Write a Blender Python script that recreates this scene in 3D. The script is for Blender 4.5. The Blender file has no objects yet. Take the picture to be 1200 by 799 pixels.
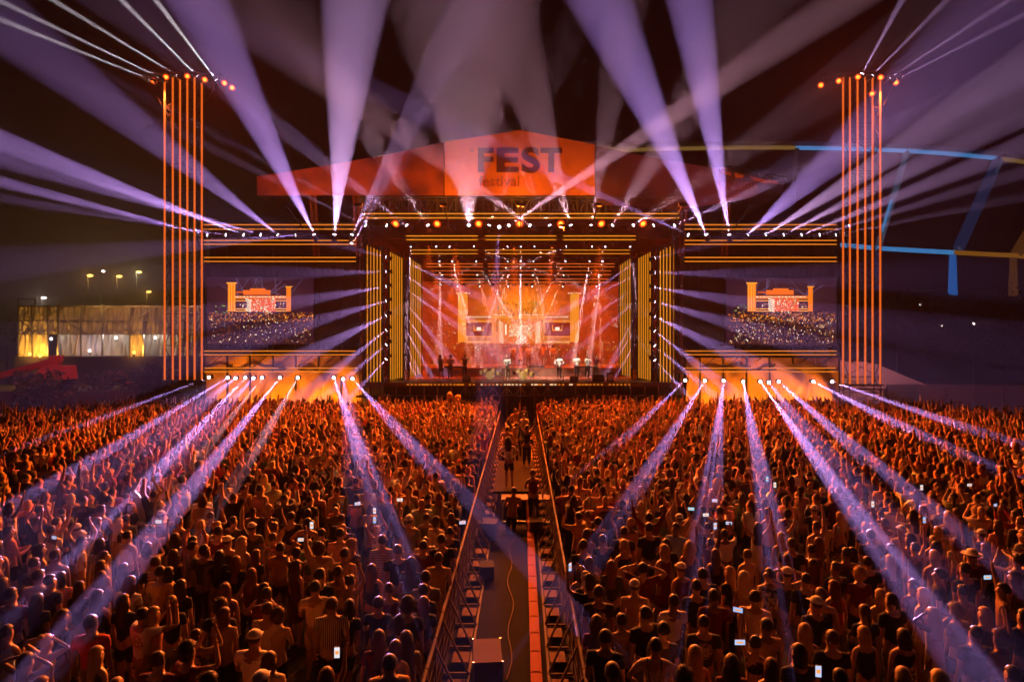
import bpy, math, random
import numpy as np
from mathutils import Vector, Matrix
R = math.radians
sc = bpy.context.scene
COL = sc.collection
rnd = random.Random(7)
CX, HY, F, CZ = 612.0, 391.0, 800.0, 6.1

def P(px, py, Y):
    """the point at distance Y from the camera's station that the photograph shows at (px, py)"""
    return Vector(((px-CX)*Y/F, Y, CZ-(py-HY)*Y/F))

# ------------------------------------------------------------------ materials
MATS = {}
def mat(name, col, rough=0.7, metal=0.0, emit=None, estr=1.0, noise=None, objcol=False, sheen=0.0, trans=0.0, attr=None, bump=None, spec=None):
    if name in MATS: return MATS[name]
    m = bpy.data.materials.new(name); m.use_nodes = True
    nt = m.node_tree; b = nt.nodes['Principled BSDF']
    b.inputs['Base Color'].default_value = (*col, 1)
    b.inputs['Roughness'].default_value = rough
    b.inputs['Metallic'].default_value = metal
    if spec is not None: b.inputs['Specular IOR Level'].default_value = spec
    src = None
    if objcol:
        oi = nt.nodes.new('ShaderNodeObjectInfo'); src = oi.outputs['Color']
    if attr:
        at = nt.nodes.new('ShaderNodeAttribute'); at.attribute_name = attr; src = at.outputs['Color']
    if noise:
        scale, amt, col2 = noise
        tc = nt.nodes.new('ShaderNodeTexCoord'); n = nt.nodes.new('ShaderNodeTexNoise')
        n.inputs['Scale'].default_value = scale; n.inputs['Detail'].default_value = 5
        nt.links.new(tc.outputs['Object'], n.inputs['Vector'])
        mr = nt.nodes.new('ShaderNodeMapRange'); mr.inputs[1].default_value = .35; mr.inputs[2].default_value = .65
        mr.inputs[4].default_value = amt
        nt.links.new(n.outputs['Fac'], mr.inputs[0])
        mx = nt.nodes.new('ShaderNodeMix'); mx.data_type = 'RGBA'
        nt.links.new(mr.outputs[0], mx.inputs['Factor'])
        if src: nt.links.new(src, mx.inputs['A'])
        else: mx.inputs['A'].default_value = (*col, 1)
        if col2 is None:
            mx.blend_type = 'MULTIPLY'; mx.inputs['B'].default_value = (.45, .45, .45, 1)
        else: mx.inputs['B'].default_value = (*col2, 1)
        src = mx.outputs['Result']
    if src: nt.links.new(src, b.inputs['Base Color'])
    if bump:
        tc = nt.nodes.new('ShaderNodeTexCoord'); n = nt.nodes.new('ShaderNodeTexNoise')
        n.inputs['Scale'].default_value = bump[0]; n.inputs['Detail'].default_value = 3
        nt.links.new(tc.outputs['Object'], n.inputs['Vector'])
        bp = nt.nodes.new('ShaderNodeBump'); bp.inputs['Strength'].default_value = bump[1]; bp.inputs['Distance'].default_value = bump[2]
        nt.links.new(n.outputs['Fac'], bp.inputs['Height']); nt.links.new(bp.outputs[0], b.inputs['Normal'])
    if sheen: b.inputs['Sheen Weight'].default_value = sheen
    if emit:
        b.inputs['Emission Color'].default_value = (*emit, 1); b.inputs['Emission Strength'].default_value = estr
        b.inputs['Base Color'].default_value = (.02, .02, .02, 1)
        m.cycles.emission_sampling = 'NONE'
    MATS[name] = m
    return m

def screen_mat():
    m = bpy.data.materials.new('led_screen'); m.use_nodes = True; nt = m.node_tree
    b = nt.nodes['Principled BSDF']; b.inputs['Base Color'].default_value = (.01, .01, .01, 1)
    at = nt.nodes.new('ShaderNodeAttribute'); at.attribute_name = 'pixel'
    nt.links.new(at.outputs['Color'], b.inputs['Emission Color']); b.inputs['Emission Strength'].default_value = 1.0
    m.cycles.emission_sampling = 'NONE'
    return m

# ------------------------------------------------------------------ mesh builder
class MB:
    def __init__(s): s.v = []; s.f = []; s.m = []; s.sm = []
    def add(s, vs, fs, mi=0, smooth=False):
        o = len(s.v); s.v += [tuple(v) for v in vs]; s.f += [tuple(o+i for i in f) for f in fs]
        s.m += [mi]*len(fs); s.sm += [smooth]*len(fs); return s
    def box(s, c, d, rz=0.0, mi=0, M=None):
        x, y, z = d[0]/2, d[1]/2, d[2]/2
        vs = [Vector((a, b, e)) for a in (-x, x) for b in (-y, y) for e in (-z, z)]
        if M is None: M = Matrix.Rotation(rz, 3, 'Z')
        c = Vector(c)
        vs = [M @ v + c for v in vs]
        return s.add(vs, [(0,1,3,2),(4,6,7,5),(0,4,5,1),(2,3,7,6),(0,2,6,4),(1,5,7,3)], mi)
    def bar(s, a, b, w, h=None, mi=0):
        a, b = Vector(a), Vector(b); d = b-a
        if d.length < 1e-6: return s
        q = d.to_track_quat('Z', 'Y').to_matrix()
        return s.box((a+b)/2, (w, h or w, d.length), M=q, mi=mi)
    def tube(s, a, b, r, n=8, r2=None, mi=0, cap=True):
        a, b = Vector(a), Vector(b); r2 = r if r2 is None else r2
        q = (b-a).to_track_quat('Z', 'Y').to_matrix()
        vs = []
        for c, rr in ((a, r), (b, r2)):
            for i in range(n):
                t = 2*math.pi*i/n; vs.append(q @ Vector((rr*math.cos(t), rr*math.sin(t), 0)) + c)
        fs = [(i, (i+1) % n, n+(i+1) % n, n+i) for i in range(n)]
        s.add(vs, fs, mi, True)
        if cap: s.add(vs, [tuple(range(n))[::-1], tuple(range(n, 2*n))], mi)
        return s
    def ball(s, c, r, nu=10, nv=7, mi=0, fn=None):
        vs = []; c = Vector(c); rx, ry, rz = r if hasattr(r, '__len__') else (r, r, r)
        for j in range(nv+1):
            ph = math.pi*j/nv
            for i in range(nu):
                th = 2*math.pi*i/nu
                p = Vector((rx*math.sin(ph)*math.cos(th), ry*math.sin(ph)*math.sin(th), rz*math.cos(ph)))
                if fn: p = fn(p)
                vs.append(p+c)
        fs = [(j*nu+i, (j+1)*nu+i, (j+1)*nu+(i+1) % nu, j*nu+(i+1) % nu) for j in range(nv) for i in range(nu)]
        return s.add(vs, fs, mi, True)
    def mesh(s, name, mats):
        me = bpy.data.meshes.new(name); me.from_pydata([tuple(v) for v in s.v], [], s.f)
        for m in (mats if isinstance(mats, (list, tuple)) else [mats]): me.materials.append(m)
        me.polygons.foreach_set('material_index', s.m); me.polygons.foreach_set('use_smooth', s.sm); me.update()
        return me
    def obj(s, name, mats, parent=None, **kw):
        return link(name, s.mesh(name, mats), parent, **kw)

def link(name, data, parent=None, label=None, cat=None, group=None, kind=None):
    o = bpy.data.objects.new(name, data); COL.objects.link(o)
    if parent is not None: o.parent = parent
    tag(o, label, cat, group, kind); return o
def tag(o, label=None, cat=None, group=None, kind=None):
    if label: o['label'] = label
    if cat: o['category'] = cat
    if group: o['group'] = group
    if kind: o['kind'] = kind
    return o
def empty(name, loc, label=None, cat=None, group=None, kind=None, rz=0.0):
    o = bpy.data.objects.new(name, None); COL.objects.link(o); o.location = loc; o.rotation_euler = (0, 0, rz)
    o.empty_display_size = .2
    return tag(o, label, cat, group, kind)
ORD = ['first','second','third','fourth','fifth','sixth','seventh','eighth','ninth','tenth','eleventh','twelfth','thirteenth','fourteenth','fifteenth','sixteenth']
def nth(i): return ORD[i] if i < len(ORD) else '%d%s' % (i+1, 'th' if 10 < (i+1) % 100 < 20 else {1:'st',2:'nd',3:'rd'}.get((i+1) % 10, 'th'))

# ------------------------------------------------------------------ base materials
M_SKIN = mat('skin', (.42, .25, .17), .5, objcol=True)
M_CLOTH = mat('cloth', (.5, .5, .5), .9, objcol=True, spec=.25, bump=(9, .9, .03))
M_HAIR = mat('hair', (.05, .03, .02), .5, objcol=True, sheen=.06, spec=.3)
def patterned(name, kind):
    m = bpy.data.materials.new(name); m.use_nodes = True; nt = m.node_tree; b = nt.nodes['Principled BSDF']
    b.inputs['Roughness'].default_value = .85
    oi = nt.nodes.new('ShaderNodeObjectInfo'); tc = nt.nodes.new('ShaderNodeTexCoord')
    mx = nt.nodes.new('ShaderNodeMix'); mx.data_type = 'RGBA'
    nt.links.new(oi.outputs['Color'], mx.inputs['A'])
    mx.inputs['B'].default_value = (.03, .03, .04, 1)
    if kind == 'stripe_v' or kind == 'stripe_h':
        w = nt.nodes.new('ShaderNodeTexWave'); w.bands_direction = 'X' if kind == 'stripe_v' else 'Z'
        w.inputs['Scale'].default_value = 11 if kind == 'stripe_v' else 9
        nt.links.new(tc.outputs['Object'], w.inputs['Vector']); fac = w.outputs['Fac']; lo = .55
    elif kind == 'floral':
        w = nt.nodes.new('ShaderNodeTexNoise'); w.inputs['Scale'].default_value = 14
        nt.links.new(tc.outputs['Object'], w.inputs['Vector']); fac = w.outputs['Fac']; lo = .5
    else:   # a print across the upper back
        w = nt.nodes.new('ShaderNodeTexVoronoi'); w.inputs['Scale'].default_value = 24
        nt.links.new(tc.outputs['Object'], w.inputs['Vector']); fac = w.outputs['Distance']; lo = .35
        vm = nt.nodes.new('ShaderNodeVectorMath'); vm.operation = 'SUBTRACT'; vm.inputs[1].default_value = (0, -.12, 1.25)
        nt.links.new(tc.outputs['Object'], vm.inputs[0])
        ln = nt.nodes.new('ShaderNodeVectorMath'); ln.operation = 'LENGTH'; nt.links.new(vm.outputs[0], ln.inputs[0])
        lt = nt.nodes.new('ShaderNodeMath'); lt.operation = 'LESS_THAN'; lt.inputs[1].default_value = .13
        nt.links.new(ln.outputs['Value'], lt.inputs[0])
    mr = nt.nodes.new('ShaderNodeMapRange'); mr.inputs[1].default_value = lo; mr.inputs[2].default_value = lo+.06
    nt.links.new(fac, mr.inputs[0]); out = mr.outputs[0]
    if kind == 'print':
        mu = nt.nodes.new('ShaderNodeMath'); mu.operation = 'MULTIPLY'
        nt.links.new(mr.outputs[0], mu.inputs[0]); nt.links.new(lt.outputs[0], mu.inputs[1]); out = mu.outputs[0]
        mx.inputs['B'].default_value = (.35, .25, .2, 1)
    nt.links.new(out, mx.inputs['Factor']); nt.links.new(mx.outputs['Result'], b.inputs['Base Color'])
    return m
PAT = {k: patterned('cloth_'+k, k) for k in ('stripe_v', 'stripe_h', 'floral', 'print')}
M_DARK = mat('dark_metal', (.03, .03, .035), .5, .6)
M_BLACK = mat('black_plastic', (.015, .015, .017), .45)
M_STEEL = mat('galvanised_steel', (.35, .35, .36), .4, .8, noise=(6, .5, None))
M_ALU = mat('aluminium_truss', (.42, .42, .43), .35, .7)
M_SCRIM = mat('black_scrim', (.022, .014, .018), .9, noise=(3, .6, None))
M_WHITE_L = mat('white_lens', (1, 1, 1), emit=(1, .86, 1), estr=14)
M_ORANGE_L = mat('orange_lens', (1, 1, 1), emit=(1, .24, .02), estr=5)
M_ORANGE_R = mat('orange_lens_halo', (1, 1, 1), emit=(1, .06, .004), estr=1.0)  # glowing red ring put round the lens as its halo
M_STRIP = mat('led_orange', (1, 1, 1), emit=(1, .26, .015), estr=1.05)
M_STRIP_R = mat('led_red_orange', (1, 1, 1), emit=(1, .15, .012), estr=1.05)
M_STRIP_Y = mat('led_amber', (1, 1, 1), emit=(1, .32, .015), estr=1.0)

# ------------------------------------------------------------------ people
def skin_grow(verts, edges, rad, sub):
    me = bpy.data.meshes.new('tmp'); me.from_pydata(verts, edges, [])
    o = bpy.data.objects.new('tmp', me); COL.objects.link(o)
    sk = o.modifiers.new('s', 'SKIN'); sk.use_smooth_shade = True
    if not me.skin_vertices:
        me.attributes.update()
    d = me.skin_vertices[0].data
    for i, r in enumerate(rad):
        d[i].radius = r if hasattr(r, '__len__') else (r, r)
    d[0].use_root = True
    if sub:
        s = o.modifiers.new('u', 'SUBSURF'); s.levels = sub; s.render_levels = sub
    dg = bpy.context.evaluated_depsgraph_get(); dg.update()
    out = bpy.data.meshes.new_from_object(o.evaluated_get(dg), depsgraph=dg)
    bpy.data.objects.remove(o); bpy.data.meshes.remove(me)
    out.materials.clear()
    return out

POSES = {  # upper-arm, forearm, hand directions for the right arm (x out to the side, y towards the stage, z up); left the same unless given
 'down':   ((.16, -.04, -1), (.05, .25, -1), (0, .2, -1)),
 'chest':  ((.22, .25, -1), (-.55, .85, .15), (-.6, .6, .3)),
 'clap':   ((.3, .75, .05), (-.55, .35, .8), (-.4, .1, .9)),
 'upv':    ((.55, .15, .85), (.12, .25, 1), (0, .15, 1)),
 'upclap': ((.45, .25, .85), (-.5, .1, .85), (-.3, .1, 1)),
 'head':   ((.85, .05, .5), (-.95, .1, .35), (-.9, .1, .1)),
 'film':   ((.25, .8, .25), (-.35, .45, .85), (-.3, .4, .8)),
 'one':    ((.3, .2, .95), (.0, .25, 1), (0, .1, 1)),
 'hips':   ((.75, -.2, -.75), (-.7, .35, -.55), (-.6, .4, -.3)),
}
POSE_TXT = {'down': 'arms down', 'chest': 'arms folded', 'clap': 'clapping', 'upv': 'both arms raised', 'upclap': 'hands joined overhead',
            'head': 'hands on head', 'film': 'filming', 'one': 'one arm raised', 'hips': 'hands on hips', 'armL': 'left arm raised'}
def arm_joints(pose, side, fem):
    up = .27; fo = .245; ha = .08
    if pose == 'one' and side < 0: p = POSES['down']
    elif pose == 'armL': p = POSES['one'] if side < 0 else POSES['chest']
    else: p = POSES[pose]
    sx = .165 if fem else .19
    s = Vector((sx*side, 0, 1.41))
    ds = [Vector((d[0]*side, d[1], d[2])).normalized() for d in p]
    if p[0][2] > .3: s = s + Vector((-.02*side, 0, .05))
    e = s+ds[0]*up; w = e+ds[1]*fo; h = w+ds[2]*ha
    return s, e, w, h, ds
def body_mesh(pose, fem, lod):
    V = []; E = []; Rr = []
    def v(p, r, par=None):
        V.append(tuple(p)); Rr.append(r)
        if par is not None: E.append((par, len(V)-1))
        return len(V)-1
    hw = .14 if fem else .145
    pel = v((0, 0, .94), (hw, .105))
    wst = v((0, .005, 1.12), (.115 if fem else .135, .09), pel)
    che = v((0, 0, 1.30), (.145 if fem else .165, .11), wst)
    upc = v((0, -.01, 1.40), (.12, .08), che)
    nk = v((0, .0, 1.49), (.05 if fem else .058, .055), upc)
    hb = v((0, .015, 1.565), (.066, .078), nk)
    hm = v((0, .015, 1.645), (.08, .095), hb)
    ht = v((0, .0, 1.72), (.05, .06), hm)
    if lod > 0:
        v((0, .125, 1.615), (.013, .016), hm)
        v((.084, 0, 1.615), (.012, .022), hm); v((-.084, 0, 1.615), (.012, .022), hm)
    for s in (1, -1):
        S, Ej, W, H, ds = arm_joints(pose, s, fem)
        a = v(S, .055 if fem else .064, upc); e = v(Ej, .036 if fem else .043, a); w = v(W, .024 if fem else .028, e)
        if lod == 0: v(W+ds[2]*.11, .03, w)
        else:
            pm = v(H, (.03, .019), w)
            side = ds[2].cross(Vector((0, 1, .15))).normalized()
            cur = Vector((0, 1, 0)) if ds[2].z < 0 else Vector((0, .6, 0))
            if lod > 1:
                for k in range(4):
                    off = side*(.0165*(k-1.5)); L = (.062, .074, .068, .052)[k]
                    b = H+ds[2]*.028+off
                    f1 = v(b, .0095, pm); f2 = v(b+ds[2]*L*.55+cur*.008+off*.3, .0085, f1)
                    v(b+ds[2]*L*.95+cur*.026+off*.35, .007, f2)
                t1 = v(W+ds[2]*.04+side*.034*(-1 if s > 0 else 1), .0105, pm)
                v(W+ds[2]*.075+side*.056*(-1 if s > 0 else 1)+cur*.012, .008, t1)
            else:
                v(H+ds[2]*.07+cur*.02, (.026, .014), pm)
        hp = v((.088*s, 0, .86), (.088, .095), pel)
        kn = v((.10*s, .02, .49), .056, hp); an = v((.105*s, -.02, .09), .036, kn)
        v((.115*s, .13, .035), (.034, .03), an)
    return skin_grow(V, E, Rr, 1 if lod else 0)

def top_mesh(pose, fem, kind, lod):
    V = []; E = []; Rr = []; g = .014
    def v(p, r, par=None):
        V.append(tuple(p)); Rr.append(r)
        if par is not None: E.append((par, len(V)-1))
        return len(V)-1
    if kind == 'dress':
        h = v((0, 0, .97), (.165, .13)); lo = v((0, .0, .72), (.2, .17), h); v((0, 0, .52), (.235, .2), lo)
        w = v((0, .005, 1.12), (.128, .1), h)
    elif kind == 'crop':
        w = v((0, .005, 1.15), (.125 if fem else .145, .1))
    else:
        h = v((0, 0, .89), ((.158, .12) if fem else (.172, .125)))
        w = v((0, .005, 1.12), (.135 if fem else .158, .105), h)
    c = v((0, 0, 1.30), (.158 if fem else .182, .122), w)
    u = v((0, -.012, 1.40 if kind in ('tank', 'crop') else 1.425), (.115 if kind in ('tank', 'crop') else .155, .098), c)
    v((0, -.004, 1.46 if kind in ('tank', 'crop') else 1.485), (.066, .064) if kind in ('tank', 'crop') else (.088, .08), u)
    for s in (1, -1):
        S, Ej, W, H, ds = arm_joints(pose, s, fem)
        if kind in ('tee', 'long', 'dress') and kind != 'dress':
            a = v(S, (.066 if fem else .077), u)
            m = v(S+ds[0]*.17, (.055 if fem else .064), a)
            if kind == 'long':
                e = v(Ej, .05, m); v(W, .036, e)
        else:
            v(S-Vector((.03*s, 0, -.005)), .05 if kind == 'tank' else .045, u)
    return skin_grow(V, E, Rr, 1 if lod else 0)
def leg_mesh(kind, lod):
    V = []; E = []; Rr = []
    def v(p, r, par=None):
        V.append(tuple(p)); Rr.append(r)
        if par is not None: E.append((par, len(V)-1))
        return len(V)-1
    if kind == 'skirt':
        a = v((0, 0, .97), (.145, .11)); b = v((0, 0, .8), (.19, .15), a); v((0, 0, .62), (.215, .175), b)
    else:
        a = v((0, 0, .95), (.155, .115))
        for s in (1, -1):
            h = v((.09*s, 0, .84), (.1, .107), a)
            if kind == 'shorts': v((.1*s, .012, .58), .083, h)
            else:
                k = v((.1*s, .02, .5), .07, h); v((.105*s, -.015, .11), .052, k)
    return skin_grow(V, E, Rr, 1 if lod else 0)

def hair_mesh(kind, lod):
    """cap of hair round the skull (centre 1.66) with loose strands standing off it"""
    mb = MB(); rr = random.Random(sum(map(ord, kind)))
    big = {'curly': 1.38, 'short': 1.06, 'buzz': 1.0, 'long': 1.1, 'wavy': 1.2, 'bun': 1.07, 'ponytail': 1.07, 'bob': 1.14, 'cap': 1.04, 'hat': 1.04}[kind]
    nu, nv = (22, 14) if lod else (8, 5)
    c = Vector((0, -.004, 1.665))
    def fn(p):
        q = Vector(p)
        n = 1+ (rr.uniform(-.05, .05) if kind in ('curly', 'wavy') else rr.uniform(-.015, .015))
        q *= big*n
        # open the face: pull the front-lower part back inside the skull
        if q.y > .03 and q.z < .045: q.y *= .35; q.x *= .82
        if q.z < -.05 and kind not in ('long', 'wavy', 'bob', 'curly'): q *= .8
        return q
    mb.ball(c, (.088, .105, .105), nu, nv, fn=fn)
    if kind in ('long', 'wavy', 'bob'):
        L = {'long': .40, 'wavy': .34, 'bob': .15}[kind]; n = 10 if lod else 3; m = 11 if lod else 5
        vs = []
        for j in range(n+1):
            t = j/n
            for i in range(m):
                a = math.pi*(1.0+ (i/(m-1)))    # half ring round the back
                wd = .098*big*(1-.25*t)*(1+ (.25*math.sin(t*3.1) if kind == 'wavy' else .08*math.sin(t*2)))
                x = wd*math.cos(a)*(1.0); y = -.002+math.sin(a)*(.10*big-.02*t) - (.045*t if t > .3 else 0)
                jx = rr.uniform(-.006, .006)
                vs.append((x+jx, y+jx, 1.66-.02-L*t))
        off = len(vs)
        for j in range(n+1):
            for i in range(m):
                x, y, z = vs[j*m+i]; vs.append((x*.72, y*.72+ (-.02), z))
        fs = [(j*m+i, j*m+i+1, (j+1)*m+i+1, (j+1)*m+i) for j in range(n) for i in range(m-1)]
        fs += [tuple(off+k for k in f[::-1]) for f in fs]
        fs += [(n*m+i, n*m+i+1, off+n*m+i+1, off+n*m+i) for i in range(m-1)]
        mb.add(vs, fs, 0, True)
    if kind == 'bun': mb.ball((0, -.09, 1.755), (.05, .045, .045), 10 if lod else 6, 7 if lod else 4)
    if kind == 'ponytail':
        mb.tube((0, -.1, 1.70), (0, -.135, 1.60), .03, 8, .036); mb.tube((0, -.135, 1.60), (0, -.12, 1.36), .036, 8, .012)
    if lod and kind not in ('cap', 'hat', 'buzz'):
        ns = {'short': 260, 'bun': 200, 'ponytail': 200, 'curly': 900, 'long': 420, 'wavy': 600, 'bob': 360}[kind]
        for k in range(ns):
            a = rr.uniform(0, 2*math.pi); ph = math.acos(rr.uniform(-.35, 1))
            d = Vector((math.sin(ph)*math.cos(a), math.sin(ph)*math.sin(a), math.cos(ph)))
            if d.y > .35 and d.z < .45: continue
            p = c+Vector((d.x*.088, d.y*.105, d.z*.105))*big*.99
            if kind in ('curly',): q = p+d*rr.uniform(.015, .045)+Vector([rr.uniform(-.02, .02) for _ in range(3)])
            else: q = p+d*rr.uniform(.004, .014)+Vector((rr.uniform(-.02, .02), -.015, -rr.uniform(.0, .04)))
            t = d.cross(Vector((rr.uniform(-1, 1), rr.uniform(-1, 1), rr.uniform(-1, 1)))).normalized()*.0022
            mb.add([p-t, p+t, q], [(0, 1, 2)])
        if kind in ('long', 'wavy', 'bob'):
            for k in range(ns//2):
                a = math.pi*rr.uniform(1, 2); z = rr.uniform(1.66-L, 1.64)
                w = .1*big*(1-.2*(1.64-z)/max(L, .1))
                p = Vector((w*math.cos(a), w*math.sin(a)-.03*(1.64-z)/L, z)); q = p+Vector((math.cos(a)*rr.uniform(.004, .02), math.sin(a)*rr.uniform(.004, .02), -rr.uniform(.03, .09)))
                mb.add([p-Vector((.002, .001, 0)), p+Vector((.002, .001, 0)), q], [(0, 1, 2)])
    return mb.mesh('hair_'+kind, M_HAIR)
def cap_mesh(kind, lod=1):
    mb = MB()
    def fn(p):
        q = Vector(p)
        if q.z < .0: q.z *= .15
        return q
    mb.ball((0, 0, 1.685), (.1, .118, .095), 16 if lod else 8, 8 if lod else 4, fn=fn)
    if kind == 'cap':
        mb.add([(-.07, .09, 1.69), (.07, .09, 1.69), (.055, .19, 1.675), (-.055, .19, 1.675), (-.07, .09, 1.682), (.07, .09, 1.682), (.055, .19, 1.667), (-.055, .19, 1.667)],
               [(0, 1, 2, 3), (7, 6, 5, 4), (0, 3, 7, 4), (3, 2, 6, 7), (2, 1, 5, 6)])
    else:
        mb.tube((0, 0, 1.68), (0, 0, 1.69), .18, 20, .17)
    return mb.mesh('cap', M_CLOTH)

BODY = {}; TOP = {}; LEG = {}; HAIR = {}
def bodyM(pose, fem, lod):
    k = (pose, fem, lod)
    if k not in BODY:
        BODY[k] = body_mesh(pose, fem, lod); BODY[k].materials.append(M_SKIN)
    return BODY[k]
def topM(pose, fem, kind, lod, pat='plain'):
    k = (pose, fem, kind, lod, pat)
    if k not in TOP:
        if pat == 'plain' or lod == 0: TOP[k] = top_mesh(pose, fem, kind, lod); TOP[k].materials.append(M_CLOTH)
        else:
            TOP[k] = topM(pose, fem, kind, lod).copy(); TOP[k].materials.clear(); TOP[k].materials.append(PAT[pat])
    return TOP[k]
def legM(kind, lod):
    k = (kind, lod)
    if k not in LEG: LEG[k] = leg_mesh(kind, lod); LEG[k].materials.append(M_CLOTH)
    return LEG[k]
def hairM(kind, lod):
    k = (kind, lod)
    if k not in HAIR:
        HAIR[k] = cap_mesh(kind[3:], lod) if kind.startswith('on_') else hair_mesh(kind, lod)
    return HAIR[k]

SKINS = [(.36, .21, .14), (.40, .25, .17), (.30, .165, .10), (.34, .21, .15), (.17, .09, .055)]
HCOL = {'black': (.012, .008, .006), 'dark': (.025, .014, .009), 'brown': (.07, .035, .018), 'auburn': (.13, .04, .02), 'blond': (.42, .27, .11), 'pale blond': (.6, .45, .25), 'grey': (.3, .28, .26)}
CCOL = {'black': (.012, .012, .014), 'charcoal': (.05, .05, .055), 'navy': (.015, .025, .07), 'grey': (.22, .22, .23), 'white': (.75, .73, .7), 'cream': (.62, .52, .38), 'tan': (.42, .28, .15),
        'mustard': (.5, .3, .05), 'red': (.35, .03, .02), 'pink': (.6, .28, .28), 'green': (.06, .14, .06), 'pale blue': (.3, .42, .6), 'olive': (.12, .12, .05), 'wine': (.12, .015, .025)}
TOPTXT = {'tee': 'T-shirt', 'tank': 'tank top', 'dress': 'dress', 'crop': 'crop top', 'long': 'long-sleeved shirt'}
USED_LABELS = set()
def ulabel(s):
    if s in USED_LABELS: print('DUP LABEL', s)
    USED_LABELS.add(s); return s
def make_person(X, Y, z, pose, fem, top, tcol, hair, hcol, rz, scale=1.0, pat='plain', legs='trousers', lcol='black', lod=2, skin=0, label='', group=None, extra=None):
    r = empty('person', (X, Y, z), label, 'person', group, rz=rz); r.scale = (scale*rnd.uniform(.94, 1.07), scale*rnd.uniform(.95, 1.06), scale) ; r.rotation_euler = (rnd.gauss(0, .03), rnd.gauss(0, .035), rz)
    b = link('body', bodyM(pose, fem, lod), r); b.color = (*SKINS[skin], 1)
    t = link('dress' if top == 'dress' else 'shirt', topM(pose, fem, top, lod, pat), r); t.color = (*CCOL[tcol], 1)
    if top != 'dress':
        l = link(legs, legM(legs, lod), r); l.color = (*CCOL[lcol], 1)
    if hair != 'bald':
        hk = 'buzz' if hair in ('cap', 'hat') else hair
        h = link('hair', hairM(hk, lod), r); h.color = (*HCOL[hcol], 1)
        if hair in ('cap', 'hat'):
            cpo = link(hair, hairM('on_'+hair, lod), r); cpo.color = (*CCOL['white' if extra is None else extra], 1)
    return r
def phone_at(p, rz, label, bright=(.6, .75, 1), land=True, estr=1.0):
    r = empty('phone', p, label, 'phone', 'phones held up in the crowd', rz=rz)
    w, h = (.15, .075) if land else (.075, .15)
    MB().box((0, 0, 0), (w, .009, h)).obj('phone_case', M_BLACK, r)
    m = mat('phone_screen_%d' % int(bright[0]*100), (0, 0, 0), emit=bright, estr=estr)
    MB().box((0, -.006, 0), (w*.92, .002, h*.92)).obj('screen', m, r)
    MB().box((0, -.008, 0), (w*.6, .002, h*.3)).obj('screen_image', mat('phone_picture', (0, 0, 0), emit=(1, .35, .08), estr=1.1), r)
    return r
# ------------------------------------------------------------------ the crowd
HAIRTXT = {'short': 'short hair', 'buzz': 'cropped hair', 'curly': 'curly hair', 'long': 'long hair', 'wavy': 'wavy hair', 'bun': 'hair bun', 'ponytail': 'ponytail', 'bob': 'bobbed hair', 'cap': 'cap', 'hat': 'hat', 'bald': 'bald head'}
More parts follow.
